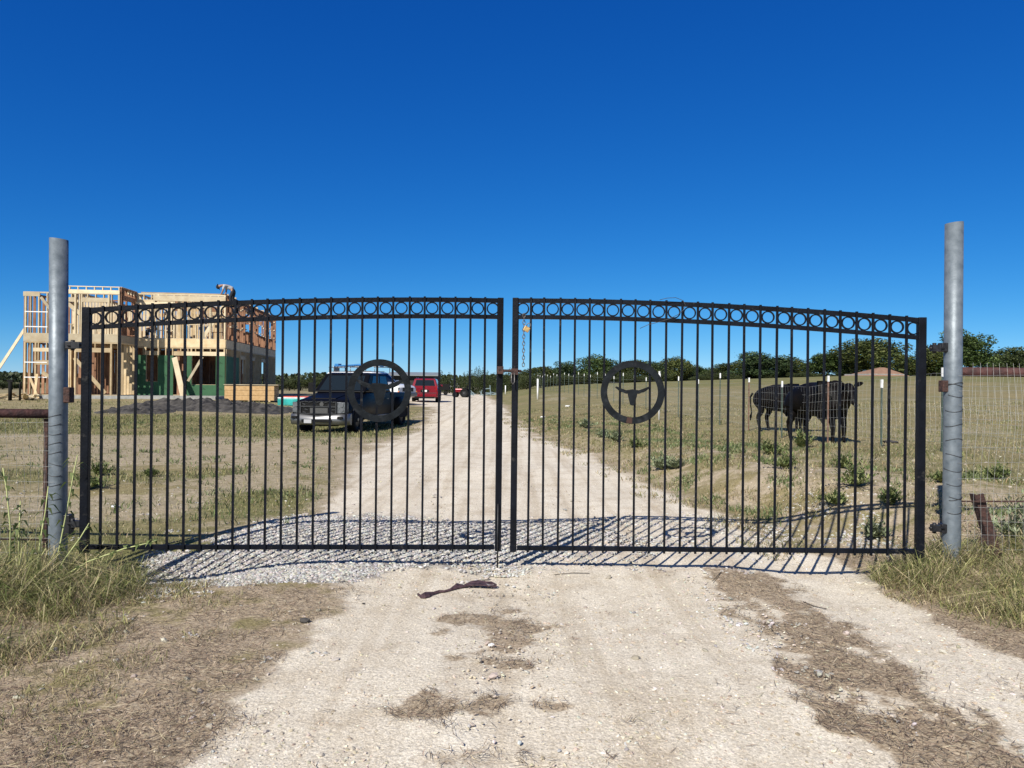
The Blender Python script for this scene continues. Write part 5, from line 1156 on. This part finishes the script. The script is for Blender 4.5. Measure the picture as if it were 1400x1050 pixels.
SPOTS = [(1075, 641, .42, .45, WG, 'bushy green weed at the ditch edge below the left cow'), (1170, 664, .40, .42, WG, 'dark green weed on the sand bank below the right cow'), (1052, 622, .35, .4, WG, 'green weed tuft in front of the left cow legs'),
         (1095, 612, .3, .35, WG, 'tangled weed tuft at the hind feet of the right cow'), (905, 642, .35, .33, WS, 'grey green weed on the bank below the right emblem'), (925, 640, .28, .26, WS, 'small grey green weed right of the one below the emblem'),
         (843, 604, .4, .38, WS, 'grey green weed on the verge below left of the right emblem'), (824, 598, .3, .3, WS, 'grey green weed left of the larger verge weed'), (800, 585, .35, .3, WS, 'pale weed in the verge by the tall white pole'),
         (868, 612, .25, .24, WG, 'green weed right under the right emblem'), (1290, 660, .25, .2, WG, 'yellow green weed behind the right pole'), (1365, 655, .28, .22, WG, 'green weed behind the mesh right of the right pole'), (1143, 690, .2, .2, WG, 'small weed on the sand near the gravel edge'),
         (1216, 690, .22, .22, WG, 'low weed on the bank near the right end post'), (1193, 735, .2, .2, WS, 'sprig of weed behind the right end of the bottom rail'), (120, 668, .28, .35, WG, 'green weed behind the left end post'), (136, 650, .3, .3, WG, 'green weed second right of the left end post'),
         (205, 652, .2, .2, WG, 'small weed on the left lawn near the third picket'), (1390, 740, .35, .45, WS, 'grey green weed at the right edge beside the rusty stake'), (1150, 640, .22, .25, WG, 'weed tuft on the field in front of the right cow')]
for i, (px, py, rad, h, cols, lab) in enumerate(SPOTS):
    p = ground(px, py); o = weed_mesh('weed', 36 + (i * 7) % 22, rad * (.7 + .4 * ((i * 5) % 7) / 7), h * (.6 + .5 * ((i * 3) % 5) / 5), cols, 500 + i, .010 + .0006 * p.y, .045 + .002 * p.y); o.location = p; tag(o, lab, 'weed', 'weeds around the gate')
# tall stalks beside the left pole
def stalk(pts, Y, lab, seed, ll=.11):
    r = np.random.default_rng(seed); P3 = [at(x, y, Y + .03 * i) for i, (x, y) in enumerate(pts)]; g = empty('tall_weed', P3[0], 0, lab, 'weed', 'tall weeds at the left pole'); o = P3[0]
    a = MB(); a.tube([p - o for p in P3], [.0065 - .004 * i / len(P3) for i in range(len(P3))], 5); a.build('stem', M_stalk, g)
    Vs = []; Cs = []
    for j in range(16):
        f = .15 + .8 * j / 16; k = f * (len(P3) - 1); i = int(k); c0 = P3[i].lerp(P3[min(i + 1, len(P3) - 1)], k - i) - o; b_ = r.random() * 6.28; d = Vector((math.cos(b_), math.sin(b_) * .6, r.uniform(-.2, .5))); L_ = ll * r.uniform(.5, 1.1); s = d.cross(Vector((0, .3, 1))).normalized() * .014
        m1 = c0 + d * L_ * .5 + Vector((0, 0, .01)); e = c0 + d * L_ - Vector((0, 0, L_ * .5)); Vs += [c0, m1 + s, e, m1 - s]; cc = np.array([(.11, .15, .05), (.18, .22, .08)][j % 2]); Cs += [list(cc) + [1]] * 4
    npmesh('leaves', np.array([list(v) for v in Vs]), np.arange(len(Vs)), M_blade, np.full(len(Vs) // 4, 4), parent=g, colr=np.array(Cs))
M_stalk = mat('weed_stem', (.40, .43, .18), .7, 0, .2, 10)
stalk([(72, 790), (82, 745), (93, 690), (102, 640), (106, 622)], 5.5, 'tallest weed stalk, rising between the left pole and end post', 1)
stalk([(14, 775), (14, 720), (9, 670), (4, 640)], 5.3, 'weed stalk nearest the left picture edge', 2)
stalk([(26, 780), (26, 730), (28, 685)], 5.4, 'weed stalk second from the left edge', 3)
stalk([(70, 800), (88, 765), (110, 735), (122, 715)], 5.4, 'weed stalk leaning right across the foot of the left end post', 4, .13)
stalk([(84, 790), (120, 768), (170, 750), (205, 742), (216, 738)], 5.3, 'weed stalk bending low over the gravel before the bottom rail', 5, .08)
stalk([(50, 790), (55, 740), (62, 700), (66, 665)], 5.35, 'weed stalk climbing in front of the left pole', 6, .12)
# ------------------------------------------------------------------ small things on the drive
pts = [(571, 813, 1.5), (575, 817, 3), (581, 817, 4), (587, 815.5, 3.5), (593, 812.5, 2.2), (600, 810.5, 1.6), (608, 809.5, 1.6), (616, 807.5, 1.8), (624, 804.5, 3.5), (634, 802.5, 3), (644, 801.5, 4.5), (654, 801, 5.5), (664, 801.5, 5), (672, 801.8, 4), (679, 802.5, 2)]
a = MB(); V = []
for i, (x, y, w_) in enumerate(pts):
    A = ground(x, y - w_ / 2); B = ground(x, y + w_ / 2); up = .004 + .006 * (w_ > 3) + .003 * (i % 3)
    V += [A + Vector((0, 0, up + .008 * (w_ > 3))), (A + B) / 2 + Vector((0, 0, up + .004)), B + Vector((0, 0, up * .3 + .012 * (w_ > 4)))]
n = len(pts); a.add(V, [(3 * i + k, 3 * i + k + 1, 3 * i + k + 4, 3 * i + k + 3) for i in range(n - 1) for k in (0, 1)])
g = a.build('leather_strap', M_strap); sdm = g.modifiers.new('t', 'SOLIDIFY'); sdm.thickness = .006; tag(g, 'twisted old dark leather strap lying on the drive before the gate', 'strap')
a = MB(); V = []
for x, y, w_ in ((643, 802.4, 1), (655, 802.6, 2), (668, 802.6, 2), (675, 802.6, .8)):
    A = ground(x, y - w_ / 2); B = ground(x, y + w_ / 2); V += [A + Vector((0, 0, .020)), B + Vector((0, 0, .016))]
a.add(V, [(2 * i, 2 * i + 1, 2 * i + 3, 2 * i + 2) for i in range(3)]); a.build('worn_lining', M_strapi, g)
def rock(px, py, r, m, nm, lab, cat, sq=.6):
    p = ground(px, py); a = MB(); V = [Vector((v[0] * r * 1.3, v[1] * r, (v[2] + .6) * r * sq)) * rng.uniform(.85, 1.15) for v in ICO]; a.add([p + v for v in V], [tuple(f) for f in ICF]); return tag(a.build(nm, m), lab, cat)
rock(417, 851, .026, M_clod, 'dark_rock', 'small dark rock on the straw edge below the left leaf', 'rock', .7)
rock(497, 826, .010, M_clod, 'dark_pebble', 'tiny dark pebble on the drive below the strap', 'pebble')
rock(672, 883, .017, M_stoneW if 'M_stoneW' in globals() else M_white, 'white_stone', 'white stone on the straw patch in the middle of the drive', 'stone')
for px, py, r, lab in ((742, 571, .09, 'crumpled white litter on the verge between latch and emblem'), (776, 556, .1, 'white litter at the foot of the tall white pole')):
    rock(px, py, r, M_white, 'white_litter', lab, 'litter', .5)
rock(1218, 606, .16, M_clod, 'soil_clump', 'dark soil clump in the field right of the second white topped post', 'soil clump', .3)
rock(158, 694, .045, M_white, 'pale_rock', 'pale flat rock on the lawn behind the fourth picket', 'rock', .4)
for pts, lab in (([(758, 787), (772, 785.5), (782, 784.5), (806, 785)], 'thin dry twig on the drive before the right leaf'), ([(974, 796), (980, 790), (986, 783)], 'short dark twig before the right straw strip'), ([(1098, 824), (1112, 830), (1130, 834)], 'twig on the straw strip at right')):
    a = MB(); a.tube([ground(x, y) + Vector((0, 0, .008)) for x, y in pts], .003, 5); tag(a.build('twig', M_trunk), lab, 'twig')
